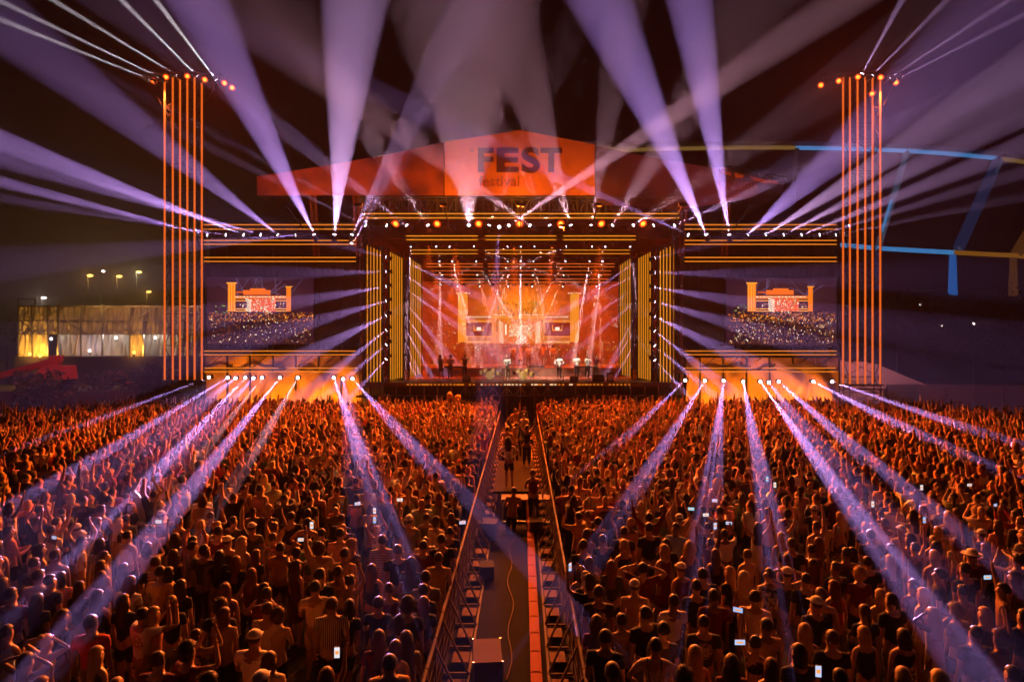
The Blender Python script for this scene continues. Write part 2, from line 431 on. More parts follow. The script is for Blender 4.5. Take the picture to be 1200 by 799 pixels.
# hand-placed people: head x, head y in the photograph, then look
W = dict
HAND = [
 (66,612,W(pose='upv',f=0,t='tank',c='grey')), (92,636,W(pose='chest',t='tee',c='white',rz=-50)), (147,629,W(f=0,t='tank',c='cream',hc='dark')),
 (177,622,W(f=1,pose='clap',t='tank',c='mustard',h='bun')), (172,642,W(pose='clap',f=1,t='tee',c='cream')), (207,631,W(f=1,pose='armL',t='crop',c='tan',h='wavy')),
 (64,653,W(f=0,t='tank',c='cream',h='short',hc='brown')), (41,662,W(f=0,t='tee',c='charcoal',h='short')), (40,677,W(f=0,t='tee',c='cream',h='short')),
 (62,683,W(f=0,t='tee',c='black',h='short')), (78,677,W(f=1,t='tee',c='pink',h='bob')), (92,690,W(f=1,t='tee',c='black',h='long',hc='brown')),
 (32,706,W(f=1,t='tee',c='black',h='long',hc='dark')), (15,697,W(f=0,t='tee',c='wine',h='short')), (5,684,W(f=1,t='tank',c='charcoal')),
 (128,651,W(f=1,t='tank',c='tan',h='ponytail')), (118,664,W(f=1,t='tank',c='grey',h='long',hc='brown')), (117,677,W(f=1,t='tank',c='wine',h='long',hc='auburn')),
 (148,667,W(f=1,t='tank',c='black',h='long',hc='dark')), (176,660,W(f=0,pose='chest',t='tee',c='black',h='short')), (185,672,W(f=0,t='tee',c='mustard',h='short')),
 (200,672,W(f=1,t='tee',c='charcoal',h='bob')), (214,685,W(f=1,t='tee',c='black',h='wavy',hc='dark')), (205,706,W(f=1,t='tee',c='black',h='long',hc='brown')),
 (73,724,W(f=1,t='tee',c='black',h='wavy',hc='brown',legs='shorts')), (166,720,W(f=0,pose='clap',t='tee',c='white',h='short',pat='print',rz=-25)),
 (183,723,W(f=1,pose='clap',t='tank',c='pink',h='bob',hc='blond',rz=-30)), (149,705,W(f=1,t='tee',c='navy',h='long')), (50,753,W(f=1,pose='head',t='crop',c='mustard',h='bun',hc='blond')),
 (24,775,W(f=1,pose='head',t='tank',c='cream',h='ponytail')), (110,770,W(f=1,t='tank',c='charcoal',h='long',hc='blond')), (184,774,W(f=0,pose='chest',t='tee',c='wine',h='short')),
 (132,797,W(f=0,t='tee',c='grey',h='bald')), (218,766,W(f=0,pose='clap',t='tee',c='wine',h='curly')), (238,645,W(f=0,t='tee',c='charcoal',h='short')),
 (223,643,W(f=0,t='tee',c='grey',h='short')), (201,651,W(f=1,t='tank',c='black',h='long',hc='brown')), (254,712,W(f=0,t='tee',c='black',h='curly',hc='brown')),
 (266,719,W(f=1,t='tee',c='tan',h='bob',hc='auburn')), (308,714,W(f=0,pose='chest',t='tee',c='cream',h='short',hc='brown')), (325,723,W(f=1,pose='chest',t='tee',c='tan',h='curly')),
 (295,748,W(f=0,t='tee',c='white',h='cap',pose='chest')), (322,772,W(f=1,t='tee',c='cream',h='bob',hc='brown')), (252,796,W(f=1,t='tank',c='tan',h='curly')),
 (315,798,W(f=0,t='tee',c='charcoal',h='cap')), (378,795,W(f=1,pose='one',t='tank',c='charcoal',h='bob',hc='auburn')), (387,709,W(f=0,t='tee',c='cream',h='short',pat='stripe_v')),
 (370,688,W(f=0,t='tee',c='cream',h='short',pose='chest')), (378,674,W(f=0,t='tee',c='black',h='short')), (413,680,W(f=1,pose='upclap',t='tank',c='tan',h='bun')),
 (398,670,W(f=0,t='tee',c='tan',h='short')), (438,668,W(f=1,t='tank',c='black',h='long',hc='brown')), (404,650,W(f=0,t='tee',c='tan',h='short')),
 (447,634,W(f=0,t='tee',c='cream',h='short',pat='stripe_h')), (468,646,W(f=0,t='tee',c='black',h='short',hc='brown')), (440,706,W(f=1,pose='chest',t='tee',c='black',h='bun')),
 (436,749,W(f=1,t='tee',c='wine',h='long',hc='brown')), (463,760,W(f=1,t='tank',c='grey',h='bob')), (455,774,W(f=0,t='tee',c='mustard',h='short',strap=1)),
 (473,711,W(f=0,t='tee',c='charcoal',h='curly',hc='brown')), (315,696,W(f=0,t='tee',c='wine',h='short')), (265,692,W(f=1,t='tank',c='wine',h='long',hc='auburn')),
 (272,659,W(f=1,t='tee',c='black',h='long',hc='auburn')), (298,650,W(f=1,t='tee',c='black',h='long',hc='auburn')), (273,612,W(f=0,t='tee',c='charcoal',h='short')),
 (237,648,W(f=0,t='tee',c='grey',h='short')), (253,652,W(f=1,t='tee',c='black',h='long')), (399,712,W(f=1,t='tee',c='black',h='bob')),
 (458,691,W(f=1,t='tank',c='wine',h='bun')), (346,648,W(f=1,pose='film',t='tank',c='black',h='bun')), (340,606,W(f=0,pose='chest',t='tee',c='black',h='short')),
 (516,679,W(f=0,t='tee',c='grey',h='short')), (509,706,W(f=1,t='tee',c='charcoal',h='long',hc='auburn')), (517,655,W(f=0,t='tee',c='tan',h='short')),
 (483,750,W(f=1,t='tee',c='grey',h='wavy',hc='brown')), (474,730,W(f=1,t='tee',c='black',h='bob')), (504,690,W(f=1,pose='chest',t='tee',c='charcoal',h='short')),
 (478,661,W(f=1,t='tee',c='charcoal',h='long')), (490,640,W(f=0,t='tee',c='wine',h='short')), (530,632,W(f=0,t='tee',c='black',h='short')),
 (659,683,W(f=0,pose='film',t='tee',c='black',h='curly',hc='brown',rz=40)), (692,677,W(f=0,t='tee',c='black',h='short',hc='blond')), (700,694,W(f=0,t='tee',c='black',h='short',pat='print')),
 (674,671,W(f=1,t='tank',c='grey',h='bob')), (691,661,W(f=1,t='tank',c='wine',h='long',hc='brown')), (720,662,W(f=1,t='long',c='charcoal',h='long',hc='auburn')),
 (746,688,W(f=0,t='tee',c='tan',h='cap',pose='chest')), (753,718,W(f=0,t='tee',c='black',h='short')), (735,727,W(f=1,t='tee',c='tan',h='bun')),
 (784,703,W(f=0,t='tee',c='white',h='short',pose='chest')), (689,729,W(f=1,t='tee',c='wine',h='long',hc='brown')), (703,752,W(f=0,t='tee',c='navy',h='short')),
 (767,760,W(f=0,t='tee',c='cream',h='short',strap=1,pose='hips')), (728,789,W(f=0,t='tee',c='charcoal',h='short')), (813,766,W(f=1,t='tank',c='cream',h='long',hc='blond')),
 (808,795,W(f=1,t='tee',c='tan',h='curly')), (823,729,W(f=0,t='tee',c='black',h='buzz',pat='print')), (834,698,W(f=0,t='tee',c='wine',h='short')),
 (827,673,W(f=0,t='tee',c='black',h='short')), (814,688,W(f=0,t='tee',c='black',h='short')), (801,668,W(f=1,t='tank',c='wine',h='cap')), (755,667,W(f=0,pose='head',t='tee',c='wine',h='short')),
 (792,619,W(f=0,t='tee',c='pale blue',h='short',rz=150)), (806,642,W(f=1,t='tank',c='charcoal',h='wavy',hc='blond')), (784,638,W(f=1,t='tee',c='black',h='bob',hc='brown')),
 (726,623,W(f=0,t='tee',c='charcoal',h='short')), (685,640,W(f=0,t='tee',c='black',h='short')), (684,624,W(f=1,t='tank',c='tan',h='bob')),
 (842,650,W(f=1,t='tank',c='black',h='long',hc='brown')), (877,650,W(f=1,t='tank',c='tan',h='bun')), (854,672,W(f=1,t='tee',c='black',h='long',hc='blond')),
 (872,677,W(f=1,t='tank',c='tan',h='wavy',hc='pale blond')), (886,701,W(f=0,t='tee',c='cream',h='short')), (901,673,W(f=0,t='tee',c='cream',h='short',pat='floral')),
 (922,672,W(f=0,t='tank',c='charcoal',h='cap',pose='head')), (938,678,W(f=0,t='tee',c='black',h='buzz')), (927,637,W(f=0,t='tee',c='black',h='short')),
 (918,656,W(f=1,t='tank',c='black',h='bob')), (951,662,W(f=1,t='tank',c='pink',h='wavy',hc='brown')), (953,645,W(f=1,t='tee',c='wine',h='bun')),
 (978,665,W(f=0,t='tee',c='black',h='short')), (991,650,W(f=0,t='tee',c='charcoal',h='short')), (1004,672,W(f=1,t='tee',c='wine',h='curly',hc='blond')),
 (984,690,W(f=1,t='tank',c='red',h='long',hc='auburn')), (971,699,W(f=0,t='tank',c='black',h='short')), (947,708,W(f=0,t='tee',c='black',h='cap')),
 (893,734,W(f=0,t='tee',c='tan',h='short',hc='black')), (881,755,W(f=1,t='crop',c='black',h='bun',pose='armL')), (857,777,W(f=1,t='tee',c='wine',h='wavy',hc='brown')),
 (903,780,W(f=1,t='tank',c='tan',h='long',hc='auburn')), (927,764,W(f=0,t='tee',c='black',h='bob',hc='black')), (943,741,W(f=1,t='dress',c='cream',h='long',hc='blond',pat='floral')),
 (972,749,W(f=0,t='tee',c='black',h='short')), (1019,744,W(f=1,t='tank',c='black',h='bob',hc='blond')), (1060,748,W(f=1,t='crop',c='black',h='bob',hc='dark')),
 (1098,724,W(f=1,t='dress',c='cream',h='wavy',hc='blond',pose='head')), (1048,703,W(f=0,t='tee',c='black',h='short')), (1032,697,W(f=1,t='tank',c='tan',h='long',hc='blond')),
 (1083,698,W(f=1,t='tank',c='pink',h='long',hc='pale blond',pat='floral')), (1066,687,W(f=1,t='tee',c='wine',h='ponytail')), (1095,673,W(f=0,t='tee',c='black',h='short',rz=60)),
 (1137,667,W(f=0,t='tee',c='black',h='short')), (1136,650,W(f=0,t='tee',c='wine',h='hat')), (1175,693,W(f=0,t='tee',c='tan',h='short',rz=65,pose='one')),
 (1138,696,W(f=1,t='tank',c='tan',h='bun')), (1127,716,W(f=1,t='tee',c='grey',h='curly',hc='grey')), (1149,721,W(f=1,t='tank',c='charcoal',h='bob',hc='blond')),
 (1139,744,W(f=0,t='tee',c='black',h='buzz')), (1172,749,W(f=1,t='tee',c='tan',h='curly',hc='auburn',pose='one')), (1067,796,W(f=1,t='tee',c='grey',h='bob',hc='blond')),
 (1100,796,W(f=1,t='tank',c='charcoal',h='wavy',hc='pale blond')), (1022,661,W(f=0,t='tee',c='black',h='short')), (1025,628,W(f=0,t='tee',c='charcoal',h='short')),
 (1192,676,W(f=1,t='tank',c='charcoal',h='long')), (1102,641,W(f=1,t='tank',c='wine',h='bob')), (1071,642,W(f=1,pose='upv',t='tank',c='charcoal',h='short')),
 (1162,642,W(f=1,t='long',c='wine',h='long',hc='auburn')), (1042,643,W(f=1,t='long',c='charcoal',h='long',hc='brown')), (994,797,W(f=1,t='tee',c='wine',h='short')),
 (1190,790,W(f=0,t='tee',c='charcoal',h='short')), (650,790,W(f=0,t='tee',c='black',h='short')), (1195,720,W(f=0,t='tee',c='black',h='short')),
]
PEOPLE = []
GC = 'crowd in front of the stage'
def clear_of(X, Y, d, lst):
    return all((X-a)**2+(Y-b)**2 > d*d for a, b in lst)
pts = []
for (px, py, w) in HAND:
    f = w.get('f', rnd.random() < .5); s = rnd.uniform(.95, .99) if f else rnd.uniform(.99, 1.05)
    Y = (CZ-1.64*s)*F/(py-HY); X = (px-CX)*Y/F
    if -1.66 < X < 1.16:
        X = -1.66 if X < 0 else 1.16
    pts.append((X, Y)); PEOPLE.append(dict(X=X, Y=Y, s=s, **{k: v for k, v in w.items() if k not in ('s',)}, fixed=True))
def inview(X, Y): return abs(X) < .76*Y+.7
def ok_zone(X, Y):
    if -1.68 < X < 1.18: return False
    if abs(Y-24.4) < .45: return False
    if abs(X) > 26+(44-Y)*.3 and Y > 40: return False
    return True
# fill the near ground round them, then the farther rows, by dart throwing that gets denser towards the stage
GRID = {}
def g_ok(X, Y, d):
    a, b = int(math.floor(X/.7)), int(math.floor(Y/.7))
    for i in (-1, 0, 1):
        for j in (-1, 0, 1):
            for (x, y) in GRID.get((a+i, b+j), ()):
                if (x-X)**2+(y-Y)**2 < d*d: return False
    return True
def g_add(X, Y): GRID.setdefault((int(math.floor(X/.7)), int(math.floor(Y/.7))), []).append((X, Y))
for p in pts: g_add(*p)
far = []
for n in range(60000):
    Y = math.sqrt(rnd.uniform(8.6**2, 45.2**2)); X = rnd.uniform(-.78, .78)*Y
    if not ok_zone(X, Y): continue
    d = .66 if Y < 13.2 else (.60 if Y < 18 else (.54 if Y < 26 else .50))
    if Y > 26 and abs(X) < 26: d = .47
    if Y < 14 and rnd.random() < .6: continue
    d *= 1+.30*max(-.35, math.sin(X*.55+1.3*math.sin(Y*.31))*math.sin(Y*.47+1.1*math.sin(X*.23)))
    if not g_ok(X, Y, d): continue
    g_add(X, Y); far.append((X, Y))
far.sort(key=lambda p: p[1])
def rand_look(Y):
    f = rnd.random() < .52
    if Y > 30: poses = ['down']*3+['chest', 'clap', 'upv', 'upv', 'upv', 'upclap', 'film', 'one', 'one', 'armL', 'armL', 'head']
    elif Y > 20: poses = ['down']*7+['chest']*2+['clap', 'upv', 'upclap', 'film', 'one', 'armL']
    else: poses = ['down']*11+['chest']*4+['clap', 'upv', 'upclap', 'film', 'one', 'hips', 'armL']
    h = rnd.choice(['long', 'long', 'wavy', 'bob', 'bun', 'ponytail', 'short'] if f else ['short', 'short', 'short', 'buzz', 'curly', 'cap', 'bald' if rnd.random() < .3 else 'short'])
    t = rnd.choice(['tank', 'tank', 'crop', 'tee', 'tee', 'dress'] if f else ['tee', 'tee', 'tee', 'tee', 'tank', 'long'])
    c = rnd.choice(['black']*7+['charcoal']*3+['navy', 'grey', 'white', 'white', 'white', 'cream', 'cream', 'tan', 'mustard', 'red', 'pink', 'green', 'pale blue', 'olive', 'wine', 'wine'])
    hc = rnd.choice(['black', 'dark', 'dark', 'brown', 'brown', 'auburn', 'blond', 'pale blond'] if f else ['black', 'dark', 'dark', 'brown', 'brown', 'blond'])
    return dict(f=f, pose=rnd.choice(poses), h=h, t=t, c=c, hc=hc, pat=rnd.choice(['plain']*9+['print', 'stripe_h', 'floral']))
NEED = 300-len(PEOPLE)-8
for (X, Y) in far[:NEED]:
    PEOPLE.append(dict(X=X, Y=Y, s=rnd.uniform(.89, 1.06), **rand_look(Y)))
REST = far[NEED:]
print('people', len(PEOPLE), 'rest', len(REST))
# rows and places for the labels
for p in PEOPLE: p['side'] = 'left' if p['X'] < 0 else 'right'; p['row'] = max(0, int((p['Y']-8.3)/.9))
from collections import defaultdict
rows = defaultdict(list)
for p in PEOPLE: rows[(p['side'], p['row'])].append(p)
for k, l in rows.items():
    l.sort(key=lambda p: abs(p['X']))
    for i, p in enumerate(l): p['i'] = i
phones = []
for p in PEOPLE:
    base = rand_look(p['Y'])
    f = p.get('f', base['f']); h = p.get('h', rnd.choice(['long', 'bob']) if f else 'short'); hc = p.get('hc', rnd.choice(['dark', 'dark', 'brown', 'black']))
    pose = p.get('pose', 'down'); t = p.get('t', 'tee'); c = p.get('c', 'black'); pat = p.get('pat', 'plain')
    patt = {'plain': '', 'stripe_v': 'striped ', 'stripe_h': 'striped ', 'floral': 'floral ', 'print': 'printed '}[pat]
    ht = ('%s %s' % (hc, HAIRTXT[h])) if h not in ('cap', 'hat', 'bald') else HAIRTXT[h]
    tt = {'tee': 'tee', 'tank': 'tank', 'dress': 'dress', 'crop': 'crop top', 'long': 'long shirt'}[t]
    lab = '%s, %s%s %s, %s, %s %s of walkway, %s row' % (ht, patt, c, tt, POSE_TXT[pose], nth(p['i']), p['side'], nth(p['row']))
    if len(lab.replace('-', ' ').split()) > 16: lab = lab.replace('both arms raised', 'arms up').replace('hands joined overhead', 'hands joined').replace('one arm raised', 'arm up')
    if len(lab.replace('-', ' ').split()) > 16: lab = lab.replace(patt, '') if patt else lab
    legs = rnd.choice(['shorts', 'skirt', 'trousers']) if f else rnd.choice(['trousers', 'shorts'])
    if 'legs' in p: legs = p['legs']
    rz = R(p['rz']) if 'rz' in p else R(rnd.gauss(0, 14)) - math.atan2(p['X']-0, 60-p['Y'])*-0.5
    lod = 2 if p['Y'] < 13 else 1
    sk = rnd.choice([0, 0, 1, 1, 2, 3, 3, 4])
    r = make_person(p['X'], p['Y'], 0, pose, f, t, c, h, hc, rz, p['s'], pat, legs, rnd.choice(['black', 'navy', 'charcoal', 'grey', 'tan']), lod, sk, ulabel(lab), GC)
    if p.get('strap'):
        mb = MB()
        for s in (-1, 1):
            mb.bar((s*.09, -.135, 1.42), (s*.04, -.145, 1.12), .022, .012)
            mb.bar((s*.09, -.135, 1.42), (s*.095, .0, 1.50), .022, .012)
        mb.box((0, -.15, 1.07), (.2, .05, .18))
        o = mb.obj('drawstring_bag', M_BLACK); o.parent = None; o.location = (p['X'], p['Y'], 0); o.rotation_euler = (0, 0, rz); o.scale = (p['s'],)*3
        tag(o, ulabel('black drawstring bag worn on the back of the person in %s tee, %s row' % (c, nth(p['row']))), 'bag')
    if pose in ('film',):
        S, Ej, Wj, H, ds = arm_joints(pose, 1, f); S2, E2, W2, H2, d2 = arm_joints(pose, -1, f)
        m = (H+H2)/2+ds[2]*.05+Vector((0, .03, 0)); m.x = 0
        m = Matrix.Rotation(rz, 3, 'Z') @ (m*p['s']); phones.append((Vector((p['X'], p['Y'], 0))+m, rz, lab))
    if pose == 'armL':
        S, Ej, Wj, H, ds = arm_joints(pose, -1, f); m = Matrix.Rotation(rz, 3, 'Z') @ ((H+ds[2]*.06+Vector((0, -.02, 0)))*p['s'])
        if rnd.random() < .6: phones.append((Vector((p['X'], p['Y'], 0))+m, rz, lab))
for i, (p, rz, lab) in enumerate(phones):
    q = [s.strip() for s in lab.split(',')]
    phone_at(p, rz, ulabel('lit phone filming, held by person %s, %s' % (q[-2], q[-1])), rnd.choice([(.5, .65, 1), (.9, .85, .9), (.35, .55, 1)]), i % 2 == 0)

# everyone farther back, one body of stuff
def arrays(me):
    n = len(me.vertices); co = np.empty(n*3, np.float32); me.vertices.foreach_get('co', co); co = co.reshape(-1, 3)
    nl = len(me.loops); vi = np.empty(nl, np.int32); me.loops.foreach_get('vertex_index', vi)
    npol = len(me.polygons); ls = np.empty(npol, np.int32); me.polygons.foreach_get('loop_start', ls)
    return co, vi, ls
ARR = {}
def arr(me):
    if me.name not in ARR: ARR[me.name] = arrays(me)
    return ARR[me.name]
cos = []; vis = []; lss = []; cols = []; nv = nl = 0
for (X, Y) in REST:
    L = rand_look(Y); f = L['f']
    s = rnd.uniform(.88, 1.07)
    rz = rnd.gauss(0, .35) if rnd.random() < .93 else rnd.uniform(-2, 2)
    sit = [(bodyM(L['pose'], f, 0), SKINS[rnd.choice([0, 1, 1, 2, 3])]), (topM(L['pose'], f, L['t'], 0), CCOL[L['c']])]
    if L['h'] != 'bald': sit.append((hairM('short' if L['h'] in ('cap', 'hat') else L['h'], 0), HCOL[L['hc']]))
    if L['t'] != 'dress': sit.append((legM('trousers', 0), CCOL['navy' if rnd.random() < .5 else 'black']))
    ca, sa = math.cos(rz)*s, math.sin(rz)*s
    for me, c in sit:
        co, vi, ls = arr(me)
        o = np.empty_like(co); o[:, 0] = co[:, 0]*ca-co[:, 1]*sa+X; o[:, 1] = co[:, 0]*sa+co[:, 1]*ca+Y; o[:, 2] = co[:, 2]*s
        cos.append(o); vis.append(vi+nv); lss.append(ls+nl)
        cc = np.empty((len(co), 4), np.float32); cc[:] = (*[min(1, k*rnd.uniform(.8, 1.2)) for k in c], 1); cols.append(cc)
        nv += len(co); nl += len(vi)
me = bpy.data.meshes.new('crowd')
co = np.concatenate(cos); vi = np.concatenate(vis); ls = np.concatenate(lss); cc = np.concatenate(cols)
me.vertices.add(len(co)); me.vertices.foreach_set('co', co.ravel())
me.loops.add(len(vi)); me.loops.foreach_set('vertex_index', vi)
me.polygons.add(len(ls)); me.polygons.foreach_set('loop_start', ls)
me.update(calc_edges=True)
me.polygons.foreach_set('use_smooth', np.ones(len(ls), bool))
a = me.attributes.new('tint', 'FLOAT_COLOR', 'POINT'); a.data.foreach_set('color', cc.ravel())
me.materials.append(mat('crowd_cloth_and_skin', (.3, .2, .15), .8, attr='tint', spec=.25))
link('crowd', me, None, 'dense crowd of people with raised arms filling the ground up to the stage', 'crowd', None, 'stuff')
print('crowd verts', nv)
# ------------------------------------------------------------------ ground
mb = MB(); mb.add([(-400, -30, 0), (400, -30, 0), (400, 500, 0), (-400, 500, 0)], [(0, 1, 2, 3)])
mb.obj('ground', mat('trodden_ground', (.05, .045, .04), .95, noise=(.6, .7, (.025, .03, .018)), spec=.1), kind='structure')
mb = MB(); mb.add([(-1.38, 4, .004), (.88, 4, .004), (.88, 45, .004), (-1.38, 45, .004)], [(0, 1, 2, 3)])
mb.obj('path', mat('rubber_mat', (.012, .011, .012), .95, noise=(5, .6, None), bump=(9, .5, .01), spec=.03), kind='structure')

def lattice(mb, a, b, w, d=None, n=None, r=.03, up=(0, 0, 1)):
    """box truss between two points: four chords, struts and diagonals"""
    a, b = Vector(a), Vector(b); d = d or w; L = (b-a).length; ax = (b-a).normalized()
    u = Vector(up); sx = ax.cross(u)
    if sx.length < .1: u = Vector((0, 1, 0)); sx = ax.cross(u)
    sx.normalize(); u = sx.cross(ax).normalized()
    cs = [sx*(i*w/2)+u*(j*d/2) for i, j in ((-1, -1), (1, -1), (1, 1), (-1, 1))]
    for c in cs: mb.bar(a+c, b+c, r*1.3)
    n = n or max(2, int(L/w/1.1))
    for k in range(n+1):
        p = a+ax*(L*k/n)
        for i in range(4):
            mb.bar(p+cs[i], p+cs[(i+1) % 4], r*.8)
            if k < n:
                q = p+ax*(L/n); mb.bar(p+cs[i if k % 2 else (i+1) % 4], q+cs[(i+1) % 4 if k % 2 else i], r*.8)
    return mb

def hstrip(name, x0, x1, y, Y, m, parent, th=.07):
    a, b = P(x0, y, Y), P(x1, y, Y)
    return MB().box((a+b)/2, ((b-a).length, .05, th)).obj(name, m, parent)
def vstrip(name, x, y0, y1, Y, m, parent, th=.08):
    a, b = P(x, y0, Y), P(x, y1, Y)
    return MB().box((a+b)/2, (th, .05, abs(a.z-b.z))).obj(name, m, parent)

# ------------------------------------------------------------------ lamps and beams
KB = 1.0e-4
SHAFT = 1.5
AIR = []; SURF = []
def moving_mesh():
    mb = MB()   # hangs at the origin and shines along -z
    mb.box((0, 0, .34), (.34, .26, .12)); mb.box((-.17, 0, .16), (.04, .14, .34)); mb.box((.17, 0, .16), (.04, .14, .34))
    mb.tube((0, 0, .22), (0, 0, -.0), .13, 12, .115); mb.tube((0, 0, -.0), (0, 0, -.03), .12, 12, .12, cap=False)
    return mb.mesh('moving_head', M_BLACK)
def lens_mesh(r, m, name): 
    mb = MB(); mb.tube((0, 0, -.026), (0, 0, -.040), r, 14, r*.97); return mb.mesh(name, m)
MOV = moving_mesh(); LENS_W = lens_mesh(.105, M_WHITE_L, 'lens'); LENS_WS = lens_mesh(.075, M_WHITE_L, 'lens_small')
def wash_mesh():
    mb = MB(); mb.tube((0, 0, .18), (0, 0, 0), .10, 12, .19); mb.tube((0, 0, 0), (0, 0, -.05), .2, 14, .21, cap=False)
    mb.box((-.22, 0, .12), (.03, .1, .4)); mb.box((.22, 0, .12), (.03, .1, .4)); mb.box((0, 0, .33), (.47, .1, .04)); return mb.mesh('wash_head', M_BLACK)
WASH = wash_mesh(); LENS_O = lens_mesh(.12, M_ORANGE_L, 'lens_orange'); HALO_O = MB().tube((0, 0, -.02), (0, 0, -.034), .205, 16, .2).mesh('lens_halo', M_ORANGE_R); LENS_OS = lens_mesh(.15, M_ORANGE_L, 'lens_orange_small')
def aim(d): return Vector(d).to_track_quat('-Z', 'Y').to_euler()
VIO = (.64, .34, 1.0); LAV = (.86, .46, .96); WHI = (1.0, .84, .95); PNK = (1.0, .46, .62); ORA = (1.0, .2, .015)
def beam(label, o, t, wpx, L, col=LAV, group='moving head lights', small=False, df=.02, blend=.28, lens=None, spill=None):
    """a moving head at o (px, py, Y) whose beam passes t; wpx = beam width in the photograph there, L = how bright it reads 10 m out"""
    a, b = P(*o), P(*t); D = (b-a).length; th = max(R(.8), 2*math.atan(wpx*t[2]/F/2/D)) if not small else R(wpx)
    r = bpy.data.objects.new('moving_head_light', MOV); COL.objects.link(r); r.location = a; r.rotation_euler = aim(b-a)
    if small: r.scale = (.7,)*3
    tag(r, ulabel(label), 'stage light', group)
    l = link('lens', lens or LENS_W, r)
    e = L*10/(KB*th)*SHAFT
    ld = bpy.data.lights.new('beam', 'SPOT'); ld.energy = e; ld.spot_size = th*1.12; ld.spot_blend = blend; ld.color = col
    ld.shadow_soft_size = .04
    lo = bpy.data.objects.new('beam', ld); COL.objects.link(lo); lo.parent = r; lo.location = (0, 0, -.06)
    if df < .01: AIR.append(lo)                 # thin effects beams: seen in the air only
    elif spill:
        AIR.append(lo); l2 = ld.copy(); l2.energy = e*spill; l2.name = 'spill'
        lo = bpy.data.objects.new('spill', l2); COL.objects.link(lo); lo.parent = r; lo.location = (0, 0, -.06); SURF.append(lo)
    return r
def wash(label, o, t, ang, E, vf=1.0, col=ORA, group='orange wash lights', small=False, light=True, df=1.0, near=0, big=1.0):
    a, b = P(*o), P(*t)
    r = bpy.data.objects.new('wash_light', WASH); COL.objects.link(r); r.location = a
    r.rotation_euler = aim(b-a)
    r.scale = (.75 if small else big,)*3
    tag(r, ulabel(label), 'stage light', group); link('lens', LENS_O, r); link('lens_halo', HALO_O, r)
    if light:
        ld = bpy.data.lights.new('wash', 'SPOT'); ld.energy = E; ld.spot_size = R(ang); ld.spot_blend = .6; ld.color = col
        ld.shadow_soft_size = .12; 
        lo = bpy.data.objects.new('wash', ld); COL.objects.link(lo); lo.parent = r; lo.location = (0, 0, -.08)
        if vf < .5: SURF.append(lo)
        if vf < .5 and near:      # the hot spot added to rim-light the near rows, aimed on its own
            l2 = bpy.data.lights.new('hot', 'SPOT'); l2.energy = near; l2.spot_size = R(34); l2.spot_blend = 1; l2.color = (1, .42, .14); l2.shadow_soft_size = .1
            lo = bpy.data.objects.new('hot', l2); COL.objects.link(lo); lo.location = a+(b-a).normalized()*.08; hb = P(o[0]+(o[0]-609)*2.6, 640, 13); lo.rotation_euler = aim(hb-a); SURF.append(lo)
    if vf < .5:
        l2 = bpy.data.lights.new('glow', 'SPOT'); l2.energy = 450 if near else 220; l2.spot_size = R(160); l2.spot_blend = 1; l2.color = (1, .07, .01); l2.shadow_soft_size = .15
        lo = bpy.data.objects.new('glow', l2); COL.objects.link(lo); lo.parent = r; lo.location = (0, 0, -.1); AIR.append(lo)
    return r

# top edge of the wings: nine a side
LX = [243.5, 265, 286, 306, 326, 347, 368.5, 392, 412]
LT = [(0, 213, 40, 14, .5), (0, 232, 40, 12, .35), (0, 165, 38, 26, .75), (0, 186, 38, 22, .35), (170, 155, 42, 34, .30), (200, 290, 44, 18, .10), (262, 60, 42, 52, .62), (412, 40, 42, 64, .72), (520, 70, 44, 44, .18)]
for i, (x, t) in enumerate(zip(LX, LT)):
    beam('white moving head on roof edge of left wing, %s from the tall left tower' % nth(i), (x, 275.5, 46.6), t[:3], t[3], t[4]*1.25, VIO if i < 7 else LAV, 'beams on the left wing roof')
RX = [807, 828, 854.7, 875.7, 896.7, 917.8, 938.8, 960, 979]
RT = [(690, 222, 44, 9, .14), (722, 40, 42, 58, .72), (815, 40, 42, 44, .72), (1080, 95, 42, 74, .34), (1110, 140, 42, 40, .38), (1190, 135, 40, 36, .26), (1190, 175, 40, 26, .2), (1190, 205, 40, 16, .10), (1190, 232, 42, 12, .08)]
for i, (x, t) in enumerate(zip(RX, RT)):
    beam('white moving head on roof edge of right wing, %s from the stage' % nth(i), (x, 275.5, 46.6), t[:3], t[3], t[4]*1.25, VIO if i < 4 else LAV, 'beams on the right wing roof')
# front roof truss: sixteen
FX = [429, 453.6, 477, 501.7, 549.5, 573, 596, 621.4, 644.4, 669, 693, 717.5, 741.5, 765.6, 790]
FT = [(330, 215, 44, 6, .08), (340, 205, 44, 6, .12), (400, 205, 43, 12, .16), (440, 170, 43, 24, .22), (548, 190, 43, 50, .42), (660, 60, 43, 38, .2), (640, 235, 44, 5, .5), (540, 205, 43, 16, .26),
      (545, 60, 43, 40, .2), (620, 110, 43, 50, .36), (718, 100, 43, 34, .2), (790, 150, 43, 40, .28), (850, 190, 43, 24, .28), (905, 195, 43, 16, .2), (880, 225, 43, 10, .2)]
for i, (x, t) in enumerate(zip(FX, FT)):
    beam('white moving head on the front roof truss, %s from its left end' % nth(i), (x, 264.5, 46.8), t[:3], t[3], t[4]*.8, PNK if 2 < i < 13 else LAV, 'beams on the front roof truss')
beam('white moving head low on the left truss end, tilted up right', (412, 286, 47.2), (455, 215, 44), 10, .2, LAV, 'beams on the front roof truss')
FO = [464, 512.5, 561, 609, 657, 704.5, 753.3]
for i, x in enumerate(FO):
    wash('big orange blinder on the front roof truss, %s from its left end' % nth(i), (x, 262, 46.7), (x+(x-609)*1.9, 540, 27), 105, 40000, .0015, (1, .13, .007), near=13000, big=1.35)
